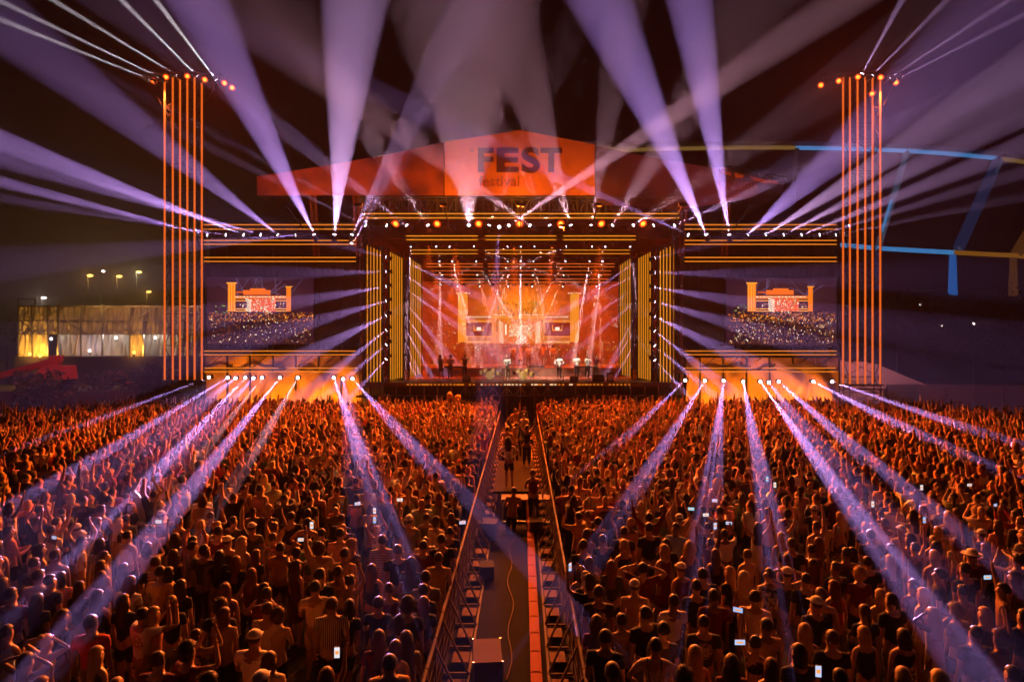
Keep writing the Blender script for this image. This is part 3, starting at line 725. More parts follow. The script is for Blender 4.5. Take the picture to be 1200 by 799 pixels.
# the portal's light columns, eight a side
for i in range(8):
    y = 301.5+17*i
    tl = [(300, 262, 45.5, 26, .03), (243, 322, 45.7, 30, .10), (300, 362, 45.7, 24, .17), (330, 388, 45.8, 22, .17), (330, 430, 45.8, 26, .24), (385, 440, 46, 12, .22), (400, 448, 46, 8, .2), (425, 450, 46.3, 4, .2)][i]
    beam('white moving head on the left light column, %s from its top' % nth(i), (453, y, 47.0), tl[:3], tl[3], tl[4], VIO, 'beams on the left light column', spill=.06)
    tr = (2*610-tl[0], tl[1]+1, *tl[2:])
    beam('white moving head on the right light column, %s from its top' % nth(i), (767, y+1, 47.0), tr[:3], tr[3], tr[4]*(.9 if i < 2 else 1), VIO, 'beams on the right light column', spill=.06)
for i in range(8):
    y = 307+15.8*i; k = i/7
    ex, ey = [(505, 321), (507, 345), (508, 362), (506, 392), (508, 418), (512, 452), (502, 462), (492, 449)][i]
    beam('thin white beam light inside the left portal, %s from the top' % nth(i), (475.5, y, 49.8), (ex, ey, 51.6), 5.5, .2, LAV, 'beams inside the left portal', True, lens=LENS_WS, df=.004)
    ex = [700, 717, 716, 715, 700, 690, 722, 733][i]; ey = [338, 336, 356, 378, 455, 470, 440, 444][i]
    beam('thin white beam light inside the right portal, %s from the top' % nth(i), (744.5, y, 49.8), (ex, ey, 51.6), 4.6, .13, LAV, 'beams inside the right portal', True, lens=LENS_WS, df=.004)
# soft wide fill lamps added to tint haze and crowd violet
for lab, o, t, w, L in (('added soft violet fill lamp under the left wing aimed at the far left crowd', (276, 443, 46.3), (25, 640, 14), 120, .10), ('added soft violet fill lamp under the left wing aimed at the left crowd', (297, 443, 46.3), (150, 600, 17), 60, .12),
                        ('added soft violet fill lamp under the left wing aimed near the walkway', (402, 444, 46.3), (430, 590, 18), 60, .08), ('added soft violet fill lamp under the right wing aimed at the right crowd', (901, 448, 46.3), (1035, 625, 15), 70, .12),
                        ('added soft violet fill lamp on the front truss aimed down the walkway', (585, 266, 46.6), (555, 765, 11.6), 90, .045)):
    beam(lab, o, (t[0], t[1], t[2]), w, L, VIO, 'added violet fill beams', blend=1.0, spill=.5 if 'walkway' not in lab or 'wing' in lab else .06)
# overstage trusses
TR = [(51.5, 289, [481.5, 511, 526.5, 555, 595, 610.4, 626, 664, 694, 709.5, 738.5], [503, 518, 533.5, 574, 602.6, 618, 647, 686.5, 701.7, 717]),
      (54.5, 306, [515, 530, 558, 595, 610, 625, 663, 691, 706], [522.5, 537, 575, 602.5, 617, 645, 684, 699]),
      (57.5, 322, [518, 533, 559.5, 596, 610, 624.7, 660.5, 687.5, 701.7], [512, 526, 540, 577, 603, 617, 644, 680, 694.7, 708]),
      (60.5, 335.5, [536, 562, 595.5, 610, 623.7, 659.5, 699], [516, 529, 543, 577, 603, 616.7, 642, 679, 693, 706])]
TT = [{0: (475, 400), 1: (520, 306), 2: (555, 306), 3: (600, 306), 4: (565, 306), 5: (610, 320), 6: (645, 306), 7: (620, 306), 8: (655, 308), 9: (700, 306), 10: (745, 340)},
      {0: (517, 440), 1: (542, 350), 2: (588, 355), 3: (573, 375), 4: (609, 420), 5: (640, 375), 6: (645, 335), 7: (672, 420), 8: (703, 330)},
      {0: (510, 430), 1: (538, 352), 2: (574, 370), 3: (583, 365), 4: (611, 440), 5: (634, 362), 6: (646, 358), 7: (676, 400), 8: (705, 430)},
      {0: (541, 360), 1: (577, 395), 2: (588, 367), 3: (610, 430), 4: (629, 370), 5: (644, 375), 6: (688, 420)}]
for k, (Yt, y, ws, os) in enumerate(TR):
    for i, x in enumerate(ws):
        tx, ty = TT[k][i]
        beam('white beam light on the %s overstage truss, %s from its left end' % (nth(k), nth(i)), (x, y, Yt), (tx, ty, Yt-.5), 3.0, (.46, .42, .30, .22)[k], (1, .60, .66) if k < 2 else (1, .42, .28), 'beams on the overstage trusses', True, lens=LENS_WS, df=.003)
    for i, x in enumerate(os):
        wash('orange par lamp on the %s overstage truss, %s from its left end' % (nth(k), nth(i)), (x, y-1.5, Yt-.15), (x+(x-610)*.05, 445, Yt+1.5), 42, 22000, 1.0, (1, .085, .003), 'orange lamps on the overstage trusses', light=(i % 2 == k % 2), df=1.0)

# bottom of the wings
BX = [(245, 442, (40, 520, 34), 9, .3), (267, 442.5, (74, 560, 22), 16, .5), (287.5, 442.5, (134, 606, 17.5), 22, .75), (307, 442.5, (215, 560, 24), 15, .22), (328, 442.5, (150, 665, 14), 20, .6), (349, 442.5, (290, 545, 26), 16, .25),
      (391, 442.5, (436, 570, 22), 24, .5), (413, 443.5, (497, 538, 25), 18, .42)]
for i, (x, y, t, w, L) in enumerate(BX):
    t = (t[0], t[1], 3480/(t[1]-391))
    beam('white moving head under left wing facing the crowd, %s from the tower' % nth(i), (x, y, 46.3), t, w*1.1, L*.5, VIO if i not in (3, 5) else PNK, 'floor beams of the left wing', spill=.14 if L > .52 else .08)
BX = [(803, 445.5, (720, 525, 28), 12, .25), (826, 446, (755, 560, 23), 18, .42), (848, 446, (835, 560, 23), 22, .42), (871, 447, (892, 560, 22), 22, .45), (891, 447, (1030, 640, 14.6), 26, .85), (912.6, 447, (1040, 560, 22), 22, .5),
      (953, 447, (1080, 512, 32), 14, .6), (975, 447, (1173, 515, 34), 12, .6)]
for i, (x, y, t, w, L) in enumerate(BX):
    t = (t[0], t[1], 3480/(t[1]-391))
    beam('white moving head under right wing facing the crowd, %s from the stage' % nth(i), (x, y, 46.3), t, w*1.05, L*.5, VIO, 'floor beams of the right wing', spill=.14 if L > .52 else .08)

# ------------------------------------------------------------------ light towers
TY = 45.5
for side, cx, xs, yb, flip in (('left', 214.8, [193, 202.5, 211, 219.5, 228, 236.5], 445, -1), ('right', 1010, [988, 996, 1005, 1014, 1022.5, 1031.5], 450, 1)):
    root = empty('light_tower', Vector(((cx-CX)*TY/F, TY+.6, 0)), ulabel('tall %s truss tower striped with six glowing orange tubes, lamps at its head' % side), 'light tower', 'light towers')
    def loc(o, root=root): o.location = -root.location; return o
    mb = MB(); c = P(cx, 90, TY+.6)
    lattice(mb, (c.x, c.y, 0), (c.x, c.y, c.z-.1), 2.1, .9, 22, .05)
    loc(mb.obj('truss', M_DARK, root))
    for x in xs: loc(vstrip('led_tube', x, 91, yb, TY, M_STRIP_R, root, .115))
    mb = MB(); b = P(cx, yb+1, TY+.2); mb.box((b.x, b.y, .75), (2.9, 1.2, 1.5)); mb.box((b.x, b.y, b.z), (2.75, .5, .1)); loc(mb.obj('ballast_base', M_DARK, root))
    mb = MB(); t = P(cx, 91, TY+.5)
    lattice(mb, (t.x-2.6, t.y, t.z), (t.x+2.6, t.y, t.z), .4, .4, 12, .035)
    for s in (-1, 1): mb.bar((t.x+s*2.5, t.y, t.z), (t.x+s*1.0, t.y, t.z-2.6), .05)
    loc(mb.obj('head_frame', M_DARK, root))
    # lamps at the head, plus a bodiless side fill added for the far clutter
    sl = bpy.data.lights.new('added_side_fill', 'SPOT'); sl.energy = 26000; sl.spot_size = R(70); sl.spot_blend = 1; sl.color = (1, .14, .02)
    so = bpy.data.objects.new('added_side_fill', sl); COL.objects.link(so); so.location = P(cx+(-20 if side == 'left' else 20), 96, TY-.6); so.rotation_euler = aim(P(60 if side == 'left' else 1140, 452, 52)-so.location); SURF.append(so)
    if side == 'left':
        wb = [(176, 93.5, -20, 15), (186, 90.5, -20, -8), (208, 89, 25, -22), (232, 90, 120, -22), (254, 94.5, 175, -10)]
        ob = [(180, 95), (194.5, 90.5), (219.5, 89.5), (240, 93.5), (263, 97.5), (272, 103)]
    else:
        wb = [(1010, 87, 1060, -5), (1022, 89, 1120, -10), (1042, 92, 1195, -8), (1050, 94, 1230, 2)]
        ob = [(962, 100), (983, 95), (1005.5, 90.5), (1032, 91), (1050, 97), (1022, 110)]
    for i, (x, y, tx, ty) in enumerate(wb):
        beam('white moving head on top of the %s light tower, %s from the left' % (side, nth(i)), (x, y, TY-.3), (tx, ty, TY-3), 7 if side == 'left' else 8, .55 if side == 'left' else .16, WHI if side == 'left' else LAV, 'beams on the light towers')
    for i, (x, y) in enumerate(ob):
        wash('orange flood on top of the %s light tower, %s from the left' % (side, nth(i)), (x, y, TY-.3), (x+(610-x)*.3+(60 if side == 'left' else -60), 700, 12), 95, 16000, .002, (1, .20, .018), 'orange floods on the light towers', light=(i in (1, 3)))
    

# ------------------------------------------------------------------ the wings beside the stage
WY = 47.4
def wing(side, x0, x1, m):
    sx = (lambda x: x) if side == 'left' else (lambda x: 2*609.7-x)
    root = empty('stage_wing', (P((x0+x1)/2, 0, WY).x, WY, 0), ulabel('dark scaffold %s wing of the stage edged with paired orange light lines' % side), 'stage wing', 'stage wings')
    def loc(o): o.location = -root.location; return o
    a, b = P(x0, 262, WY+.5), P(x1, 262, WY+.5)
    mb = MB(); mb.box(((a.x+b.x)/2, WY+1.6, a.z/2+2.2), (b.x-a.x, .12, a.z-4.2)); loc(mb.obj('scrim', M_SCRIM, root))
    mb = MB()
    n = 7
    for i in range(n+1):
        x = a.x+(b.x-a.x)*i/n
        mb.bar((x, WY+.7, 0), (x, WY+.7, a.z), .1)
        mb.bar((x, WY+2.4, 0), (x, WY+2.4, a.z), .1)
    for y in (262, 275, 286, 305, 412, 433):
        z = P(0, y, WY+.7).z; mb.bar((a.x, WY+.7, z), (b.x, WY+.7, z), .09)
    for i in range(n):
        xa = a.x+(b.x-a.x)*i/n; xb = a.x+(b.x-a.x)*(i+1)/n
        z0, z1 = P(0, 433, WY).z, P(0, 412, WY).z; mb.bar((xa, WY+.72, z0), (xb, WY+.72, z1), .06)
    loc(mb.obj('scaffold', M_DARK, root))
    mb = MB(); lattice(mb, (a.x, WY-.4, P(0, 272, WY).z), (b.x, WY-.4, P(0, 272, WY).z), .55, .55, 26, .04); loc(mb.obj('roof_truss', M_DARK, root))
    mb = MB()
    for i in range(24):
        x = a.x+(b.x-a.x)*(i+.5)/24; mb.box((x, WY+.6, P(0, 316, WY).z), (.42, .14, .9))
    loc(mb.obj('speaker_row', M_BLACK, root))
    for (y, g) in ((263.5, 0), (268.6, 0), (281.9, 0), (286.4, 0), (301.8, 0), (306.4, 0), (411.3, 0), (415.6, 0), (431.3, 1), (435.5, 0)):
        if g:
            loc(hstrip('led_line', min(sx(240), sx(326)), max(sx(240), sx(326)), y, WY-.3, M_STRIP, root)); loc(hstrip('led_line', min(sx(337), sx(419)), max(sx(337), sx(419)), y, WY-.3, M_STRIP, root))
        else: loc(hstrip('led_line', min(sx(239), sx(417)), max(sx(239), sx(417)), y, WY-.3, M_STRIP, root))
    # small gantry posts with red orange lamps
    for gx in (367, 417):
        mb = MB(); q0, q1 = P(sx(gx), 229, WY+.6), P(sx(gx+4), 300, WY+.6); lattice(mb, q1, q0, .35, .35, 10, .03); loc(mb.obj('mast', mat('red_painted_steel', (.4, .06, .02), .5), root))
    return root
wing('left', 238, 426, 0); wing('right', 794, 985, 1)

def drape(name, x0, x1, y0, y1, Y, nf, m, label, cat, sw=.30, seed=1, group=None):
    rr = random.Random(seed); a, b = P(x0, y0, Y), P(x1, y1, Y); nx, nz = 110, 26
    sw_ = [(rr.uniform(a.x, b.x), rr.uniform(1.5, 4), rr.uniform(-1.2, 1.2)) for _ in range(nf)]
    def f(x, z):
        t = (a.z-z)/(a.z-b.z); v = 0
        for (cx, w, k) in sw_:
            u = (x-cx)/w; d = u*u*1.6*(1 if k > 0 else -.6)-t*1.4+k*.4
            v += math.exp(-(d*2.6)**2)*(.3+t)
        return -v*sw*1.2-sw*.35*math.sin(x*3.1+math.sin(z*2)*1.2)
    vs = [(x, Y+f(x, z), z) for z in (a.z+(b.z-a.z)*j/nz for j in range(nz+1)) for x in (a.x+(b.x-a.x)*i/nx for i in range(nx+1))]
    fs = [(j*(nx+1)+i, (j+1)*(nx+1)+i, (j+1)*(nx+1)+i+1, j*(nx+1)+i+1) for j in range(nz) for i in range(nx)]
    return MB().add(vs, fs, 0, True).obj(name, m, None, label=ulabel(label), cat=cat, group=group)
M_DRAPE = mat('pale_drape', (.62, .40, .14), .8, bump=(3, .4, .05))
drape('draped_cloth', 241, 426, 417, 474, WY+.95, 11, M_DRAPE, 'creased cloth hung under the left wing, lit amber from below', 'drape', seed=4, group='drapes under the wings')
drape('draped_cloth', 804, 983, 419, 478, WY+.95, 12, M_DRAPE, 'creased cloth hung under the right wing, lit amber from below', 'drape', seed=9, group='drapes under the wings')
for xs in ((262, 310, 360, 405), (825, 870, 915, 962)):
    for i, x in enumerate(xs):
        a = P(x, 470, WY-1.1); a.z = .5
        r = bpy.data.objects.new('uplight', WASH); COL.objects.link(r); r.location = a; r.rotation_euler = aim((0, 1.7, 1.9))
        tag(r, ulabel('amber uplight at the foot of the %s wing drape, %s from the left' % ('left' if x < 600 else 'right', nth(i))), 'stage light', 'drape uplights'); link('lens', LENS_O, r)
        ld = bpy.data.lights.new('uplight', 'SPOT'); ld.energy = 750; ld.spot_size = R(140); ld.spot_blend = .8; ld.color = (1, .25, .012); ld.shadow_soft_size = .1
        lo = bpy.data.objects.new('uplight_lamp', ld); SURF.append(lo); COL.objects.link(lo); lo.parent = r; lo.location = (0, 0, -.1)

# ------------------------------------------------------------------ LED screens (a grid of pixels, each with its own colour)
SM = screen_mat()
def screen(name, x0, x1, y0, y1, Y, res, draw, label, seed, gain=1.0):
    a, b = P(x0, y0, Y), P(x1, y1, Y)
    root = empty(name, ((a.x+b.x)/2, Y+.1, b.z), ulabel(label), 'video screen', 'video screens')
    W_, H_ = int((x1-x0)*res), int((y1-y0)*res)
    img = draw(x0, x1, y0, y1, W_, H_, np.random.default_rng(seed))
    g = np.zeros(((W_+1)*(H_+1), 3), np.float32)
    X_, Z_ = np.meshgrid(np.linspace(a.x, b.x, W_+1), np.linspace(a.z, b.z, H_+1))
    g[:, 0] = X_.ravel(); g[:, 1] = Y; g[:, 2] = Z_.ravel()
    i, j = np.meshgrid(np.arange(W_), np.arange(H_)); k = (j*(W_+1)+i).ravel()
    q = np.stack([k, k+W_+1, k+W_+2, k+1], 1).astype(np.int32)
    me = bpy.data.meshes.new('picture'); me.vertices.add(len(g)); me.vertices.foreach_set('co', g.ravel())
    me.loops.add(q.size); me.loops.foreach_set('vertex_index', q.ravel()); me.polygons.add(len(q)); me.polygons.foreach_set('loop_start', np.arange(0, q.size, 4, dtype=np.int32)); me.update(calc_edges=True)
    at = me.attributes.new('pixel', 'FLOAT_COLOR', 'CORNER'); c = np.ones((len(q), 4), np.float32); c[:, :3] = img.reshape(-1, 3)*gain
    at.data.foreach_set('color', np.repeat(c, 4, 0).ravel()); me.materials.append(SM)
    o = link('picture', me, root); o.location = -root.location
    mb = MB(); mb.box(((a.x+b.x)/2, Y+.14, (a.z+b.z)/2), (b.x-a.x+.12, .2, a.z-b.z+.12)); c = mb.obj('cabinet', M_BLACK, root); c.location = -root.location
    return root
def painter(x0, x1, y0, y1, W_, H_, bg):
    img = np.zeros((H_, W_, 3), np.float32); img[:] = bg; sx = W_/(x1-x0); sy = H_/(y1-y0)
    def rect(xa, xb, ya, yb, c, add=False):
        i0, i1 = int(round((xa-x0)*sx)), int(round((xb-x0)*sx)); j0, j1 = int(round((ya-y0)*sy)), int(round((yb-y0)*sy))
        i0, j0 = max(i0, 0), max(j0, 0); i1 = max(i1, i0+1); j1 = max(j1, j0+1)
        if add: img[j0:j1, i0:i1] += c
        else: img[j0:j1, i0:i1] = c
    def line(xa, ya, xb, yb, c, w=.7):
        n = int(max(abs(xb-xa)*sx, abs(yb-ya)*sy))+1
        for t in np.linspace(0, 1, n): rect(xa+(xb-xa)*t-w/2, xa+(xb-xa)*t+w/2, ya+(yb-ya)*t-w/2, ya+(yb-ya)*t+w/2, c)
    def speck(xa, xb, ya, yb, n, cols, rng, s=.8):
        for _ in range(n):
            x = rng.uniform(xa, xb); y = rng.uniform(ya, yb); q = rng.uniform(.4, 1.2)*s
            rect(x, x+q, y, y+q, np.array(cols[rng.integers(len(cols))], np.float32)*rng.uniform(.4, 1))
    def glow(cx, cy, rx, ry, c):
        yy, xx = np.mgrid[0:H_, 0:W_]; X_ = x0+xx/sx; Y_ = y0+yy/sy
        img[:] = img+np.exp(-(((X_-cx)/rx)**2+((Y_-cy)/ry)**2))[..., None]*np.array(c, np.float32)
    return img, rect, line, speck, glow
OR = (1.0, .34, .03); DO = (.5, .1, .01); WH = (1.3, 1.0, .75); RD = (.7, .05, .02)
def draw_back(x0, x1, y0, y1, W_, H_, rng):
    img, rect, line, speck, glow = painter(x0, x1, y0, y1, W_, H_, (.25, .012, .003))
    glow(610, 366, 40, 26, (.95, .30, .02)); glow(612, 356, 105, 44, (.30, .035, .0))
    n = rng.normal(0, 1, (H_//6+2, W_//6+2)); n = np.kron(n, np.ones((6, 6)))[:H_, :W_]; img *= (1+.10*n[..., None]).astype(np.float32)
    speck(495, 726, 404, 440, 1500, [DO, RD, (.15, .01, .0), (.3, .04, .0), (.1, .005, 0)], rng, 1.6)
    speck(495, 726, 400, 410, 260, [OR, DO, (1, .6, .1)], rng, 1.0); speck(500, 726, 404, 436, 150, [WH, OR], rng, .8)
    speck(505, 534, 376, 400, 60, [OR, WH], rng, .9); speck(715, 725, 374, 384, 14, [WH], rng, .9)
    for (a, b) in ((537, 548), (668, 678)):
        rect(a, b, 343, 401, (.9, .25, .015)); 
        for k in range(4): rect(a+k*3, a+k*3+1, 344, 401, OR)
        for k in range(9): rect(a-2+k*1.8, a-1.2+k*1.8, 342-abs(4-k)*-.35, 342.8+abs(4-k)*.35, WH)
    for (a, b) in ((546, 576), (638, 668)):
        rect(a, b, 369, 378, (.6, .12, .01)); rect(a, b, 370, 373, DO); rect(a, b, 376, 377.3, OR)
        for k in range(int((b-a)/2.4)): rect(a+k*2.4, a+k*2.4+1.2, 371, 372.2, WH)
        rect(a, b, 378, 393.5, (.22, .012, .004)); rect(a, b, 394, 395, OR); rect(a, b, 396.5, 397.3, OR); rect(a, b, 398.5, 403, (.7, .2, .02))
        for k in range(int((b-a)/2)): rect(a+k*2, a+k*2+.9, 400, 401, WH)
        c = (a+b)/2; rect(c-6, c-5, 381, 388, OR); rect(c+5, c+6, 381, 388, OR); rect(c-6, c+6, 386, 388, OR); rect(c-2.5, c+2.5, 383.5, 387, WH)
    rect(576, 638, 367, 402, (.8, .2, .012)); rect(588, 627, 374, 402, (.85, .16, .01))
    for k in range(23): rect(578+k*2.6, 579.3+k*2.6, 368.5, 369.6, WH)
    rect(574, 640, 371, 372.4, OR)
    for k in range(13):
        line(585, 377+k*1.9, 590, 379+k*1.9, WH, .7); line(633, 377+k*1.9, 628, 379+k*1.9, WH, .7)
        rect(582, 583, 376+k*2, 377+k*2, (0.1, .02, 0)); rect(635, 636, 376+k*2, 377+k*2, (.1, .02, 0))
    for k in range(5): line(592+k*1.5, 374+k*2.2, 626-k*1.5, 374+k*2.2, OR, .8)
    speck(590, 627, 374, 402, 260, [OR, WH, (1, .5, .1), DO], rng, 1.2); speck(596, 623, 380, 394, 300, [WH, (1.2, .7, .25)], rng, 1.3); speck(604, 616, 395, 402, 60, [WH], rng, 1.2)
    rect(592, 593.5, 380, 392, WH); rect(626, 627, 380, 392, OR)
    speck(580, 632, 352, 368, 260, [(1, .35, .02), (.8, .2, .01)], rng, 2.2)
    return np.clip(img, 0, 1.5)
def draw_side(ox, towers, roof, cen, ytop, mir):
    def d(x0, x1, y0, y1, W_, H_, rng):
        img, rect, line, speck, glow = painter(x0, x1, y0, y1, W_, H_, (.014, .004, .011))
        glow((towers[0]+towers[3])/2, 348, 45, 16, (.05, .012, .01)); 
        t0, t1, t2, t3 = towers; yb = 365
        for k in range(14):
            a = rng.uniform(-1.2, 1.2); xx = rng.uniform(t0, t3); line(xx, 349, xx+30*math.sin(a), 349-26*abs(math.cos(a)), (.10, .06, .13), .6)
        rect(t0, t1, ytop, yb, (.75, .16, .01)); rect(t2, t3, ytop+4, yb, (.75, .16, .01))
        for k in range(3): rect(t0+1+k*3, t0+1.8+k*3, ytop+1, yb, OR)
        rect(t0-1.5, t1+1.5, ytop-.8, ytop+.6, OR); rect(t2-1, t3+1.5, ytop+3.3, ytop+4.6, OR)
        rect(roof[0], roof[1], 340, 345.5, (.8, .12, .015)); rect(roof[0]+8, roof[1]-6, 338, 341, (.8, .14, .015)); rect(roof[0]-10, roof[0], 341.5, 343.5, (.5, .06, .01))
        rect(t1, t2, 346.5, 350.5, (.6, .12, .01))
        for k in range(int((t2-t1)/1.7)): rect(t1+k*1.7, t1+k*1.7+.8, 347.5, 348.5, WH)
        rect(t1, t2, 352, 353, OR); rect(t1, t2, 361.5, 362.6, OR); rect(t1, t2, 364, 365.2, OR)
        rect(cen[0], cen[1], 349, 365, (.7, .09, .02)); speck(cen[0], cen[1], 349, 366, 170, [WH, RD, (1, .4, .3), (.6, .9, .6), OR], rng, 1.2)
        for k in range(7): line(cen[0]-4, 350+k*2.2, cen[0]+2, 352+k*2.2, WH, .7)
        for c in ((t1+cen[0])/2, (t2+cen[1])/2): rect(c-5, c+5, 353.5, 361, (.06, .01, .03)); speck(c-3, c+3, 355, 360, 14, [WH, OR], rng)
        speck(x0+1, x1-1, 366, y1-1, 900, [(.05, .012, .01), (.12, .03, .015), (.02, .01, .012)], rng, 2.0)
        speck(x0+2, x1-1, 366, 376, 300, [OR, DO, (.9, .2, .02)], rng, 1.2); speck(x0+4, x1-4, 372, y1-2, 120 if not mir else 330, [OR, (1, .5, .2), (.6, .15, .03), WH], rng, 1.0)
        speck(x0+4, x1-4, 372, y1-2, 46, [WH], rng, 1.0); speck(x0+8, t0, 356, 366, 16, [(.8, .7, .1), (.2, .5, .1)], rng, .9)
        return np.clip(img, 0, 1.4)
    return d
screen('video_screen', 242.5, 367.5, 325, 403, WY-.1, 2, draw_side(0, (267, 276, 335.5, 341), (285, 317), (292, 323), 332, False), 'left side video screen showing the stage and crowd at night, under the left wing lines', 3, 1.7)
screen('video_screen', 851, 980, 326, 404, WY-.1, 2, draw_side(0, (876, 886, 947, 952.5), (898, 930), (905, 936), 332, True), 'right side video screen showing the stage and orange crowd, by the right tower', 5, 1.7)
screen('back_wall_screen', 491, 729, 330, 446, 64, 1.6, draw_back, 'huge red orange video wall at the back of the stage, behind the band', 8, 1.25)
# mullions of the side-screen stands
for x0, x1, s in ((242, 368, 'left'), (851, 981, 'right')):
    mb = MB()
    for x in (x0+13, x1-11): mb.bar(P(x, 403.5, WY), P(x, 412, WY), .28, .2)
    mb.bar(P(x0+13, 411, WY), P(x1-11, 411, WY), .12)
    mb.obj('screen_stand', M_DARK, None, label=ulabel('short dark stand carrying the %s video screen' % s), cat='stand')
# ------------------------------------------------------------------ the main stage
SY = 47.0
root = empty('main_stage', (P(610, 0, SY).x, SY, 0), ulabel('main concert stage with black deck, orange lit portal frame and sloping roof'), 'stage')
def loc(o, root=root): o.location = -root.location; return o
M_DECK = mat('stage_deck', (.15, .08, .06), .4, noise=(2, .5, None))
M_SKIRT = mat('black_skirt', (.02, .02, .022), .8)
dz = P(0, 448, SY).z
a, b = P(421, 448, SY), P(799, 448, SY)
loc(MB().box(((a.x+b.x)/2, SY+9.4, dz-.15), (b.x-a.x, 18.6, .3)).obj('deck', M_DECK, root))
loc(MB().box(((a.x+b.x)/2, SY+.35, dz/2-.15), (b.x-a.x-.2, .1, dz-.32)).obj('skirt', M_SKIRT, root))
mb = MB()
for i in range(0, 23): 
    x = a.x+.6+(b.x-a.x-1.2)*i/22; mb.bar((x, SY+.25, 0), (x, SY+.25, dz-.3), .07)
    if 6 < i < 15: mb.bar((x, SY+.22, dz-.35), (x+.45, SY+.22, dz-1.0), .05); mb.bar((x, SY+.22, dz-.35), (x-.45, SY+.22, dz-1.0), .05)
loc(mb.obj('scaffold_legs', M_STEEL, root))
loc(hstrip('edge_rail', 455, 765, 463.5, SY-.35, mat('dull_orange_edge', (.55, .16, .04), .5), root, .06))
mb = MB(); mb.bar(P(418, 464.5, SY-.3), P(800, 464.5, SY-.3), .5, .12); loc(mb.obj('lower_ledge', M_SKIRT, root))
M_FOOT = mat('footlight', (1, 1, 1), emit=(1, .62, .32), estr=1.6)
mb = MB()
for k in range(58):
    x = 478+k*4.55
    if rnd.random() < .15: continue
    q = P(x, 450.6, SY-.04); mb.box(q, (.13 if rnd.random() < .8 else .24, .05, .08), mi=0 if 560 < x < 690 and rnd.random() < .7 else 1)
loc(mb.obj('footlights', [M_FOOT, M_STRIP], root))
# riser with an orange edge
mb = MB(); q0, q1 = P(500, 431, 53), P(728, 431, 53); mb.box(((q0.x+q1.x)/2, 54.6, (dz+q0.z)/2), (q1.x-q0.x, 3, q0.z-dz)); loc(mb.obj('riser', M_DECK, root))
for (x0, x1) in ((492, 592), (662, 728)): loc(hstrip('riser_edge_light', x0, x1, 427.3, 53, M_STRIP_R, root, .06))
# roof body, fascia and sloping back
M_ROOF = mat('roof_cloth', (.05, .035, .04), .9, noise=(.5, .5, None))
zt = P(0, 229, 46.9).z; zu = P(0, 258, 46.9).z
xl, xr = P(425, 0, 46.9).x, P(797, 0, 46.9).x; xc = P(610, 0, 46.9).x; zp = P(0, 156, 46.9).z
xL, xR = P(303, 0, 46.9).x, P(918, 0, 46.9).x; zL = P(0, 212, 46.9).z
mb = MB()
prof = [(xL, zL-.5), (P(521, 0, 46.9).x, P(0, 182, 46.9).z), (xc, zp), (P(697, 0, 46.9).x, P(0, 174, 46.9).z), (xR, P(0, 216, 46.9).z)]
vs = [(x, 47.0, z) for x, z in prof]+[(x*.96, 67, z-1) for x, z in prof]+[(x, 47.0, z-.5) for x, z in prof]+[(x*.96, 67, z-1.5) for x, z in prof]
fs = [(i, i+1, 5+i+1, 5+i) for i in range(4)]+[(10+i+1, 10+i, 15+i, 15+i+1) for i in range(4)]+[(i+1, i, 10+i, 11+i) for i in range(4)]+[(5+i, 6+i, 16+i, 15+i) for i in range(4)]
mb.add(vs, fs); loc(mb.obj('roof', M_ROOF, root))
mb = MB(); mb.box(((xl+xr)/2, 57.5, (zt+zu)/2+.9), (xr-xl, 19, .25)); loc(mb.obj('ceiling', M_SCRIM, root))
mb = MB(); lattice(mb, (xl, 47.1, (zt+zu)/2), (xr, 47.1, (zt+zu)/2), 1.0, 1.3, 34, .05); 
for s in (xl, xr): lattice(mb, (s, 47.9, 0), (s, 47.9, zt), .7, .7, 18, .05)
loc(mb.obj('front_truss', mat('brown_painted_truss', (.10, .05, .05), .6), root))
mb = MB()   # dark wall above the opening, stepped
q0, q1 = P(428, 257, 47.9), P(794, 290, 47.9); mb.box(((q0.x+q1.x)/2, 48.0, (q0.z+q1.z)/2+.1), (q1.x-q0.x, .12, q0.z-q1.z-1.1)); loc(mb.obj('header', M_SCRIM, root))
mb = MB()
for s in (-1, 1):
    x = P(610+s*122, 0, 64).x; mb.box((x*1.0+s*1.2, 56.5, 7), (.15, 15, 13))
mb.box((xc, 64.8, 7.5), (26, .15, 15)); loc(mb.obj('backdrop_wall', mat('dark_red_backdrop', (.14, .015, .008), .9), root))
for y in (250.5, 255.5): loc(hstrip('led_line', 424, 796, y, 46.3, M_STRIP_Y, root))
for y in (276.6, 281):
    for (x0, x1) in ((476, 560), (569, 652), (660, 745)): loc(hstrip('led_line', x0, x1, y, 47.8, M_STRIP_Y, root))
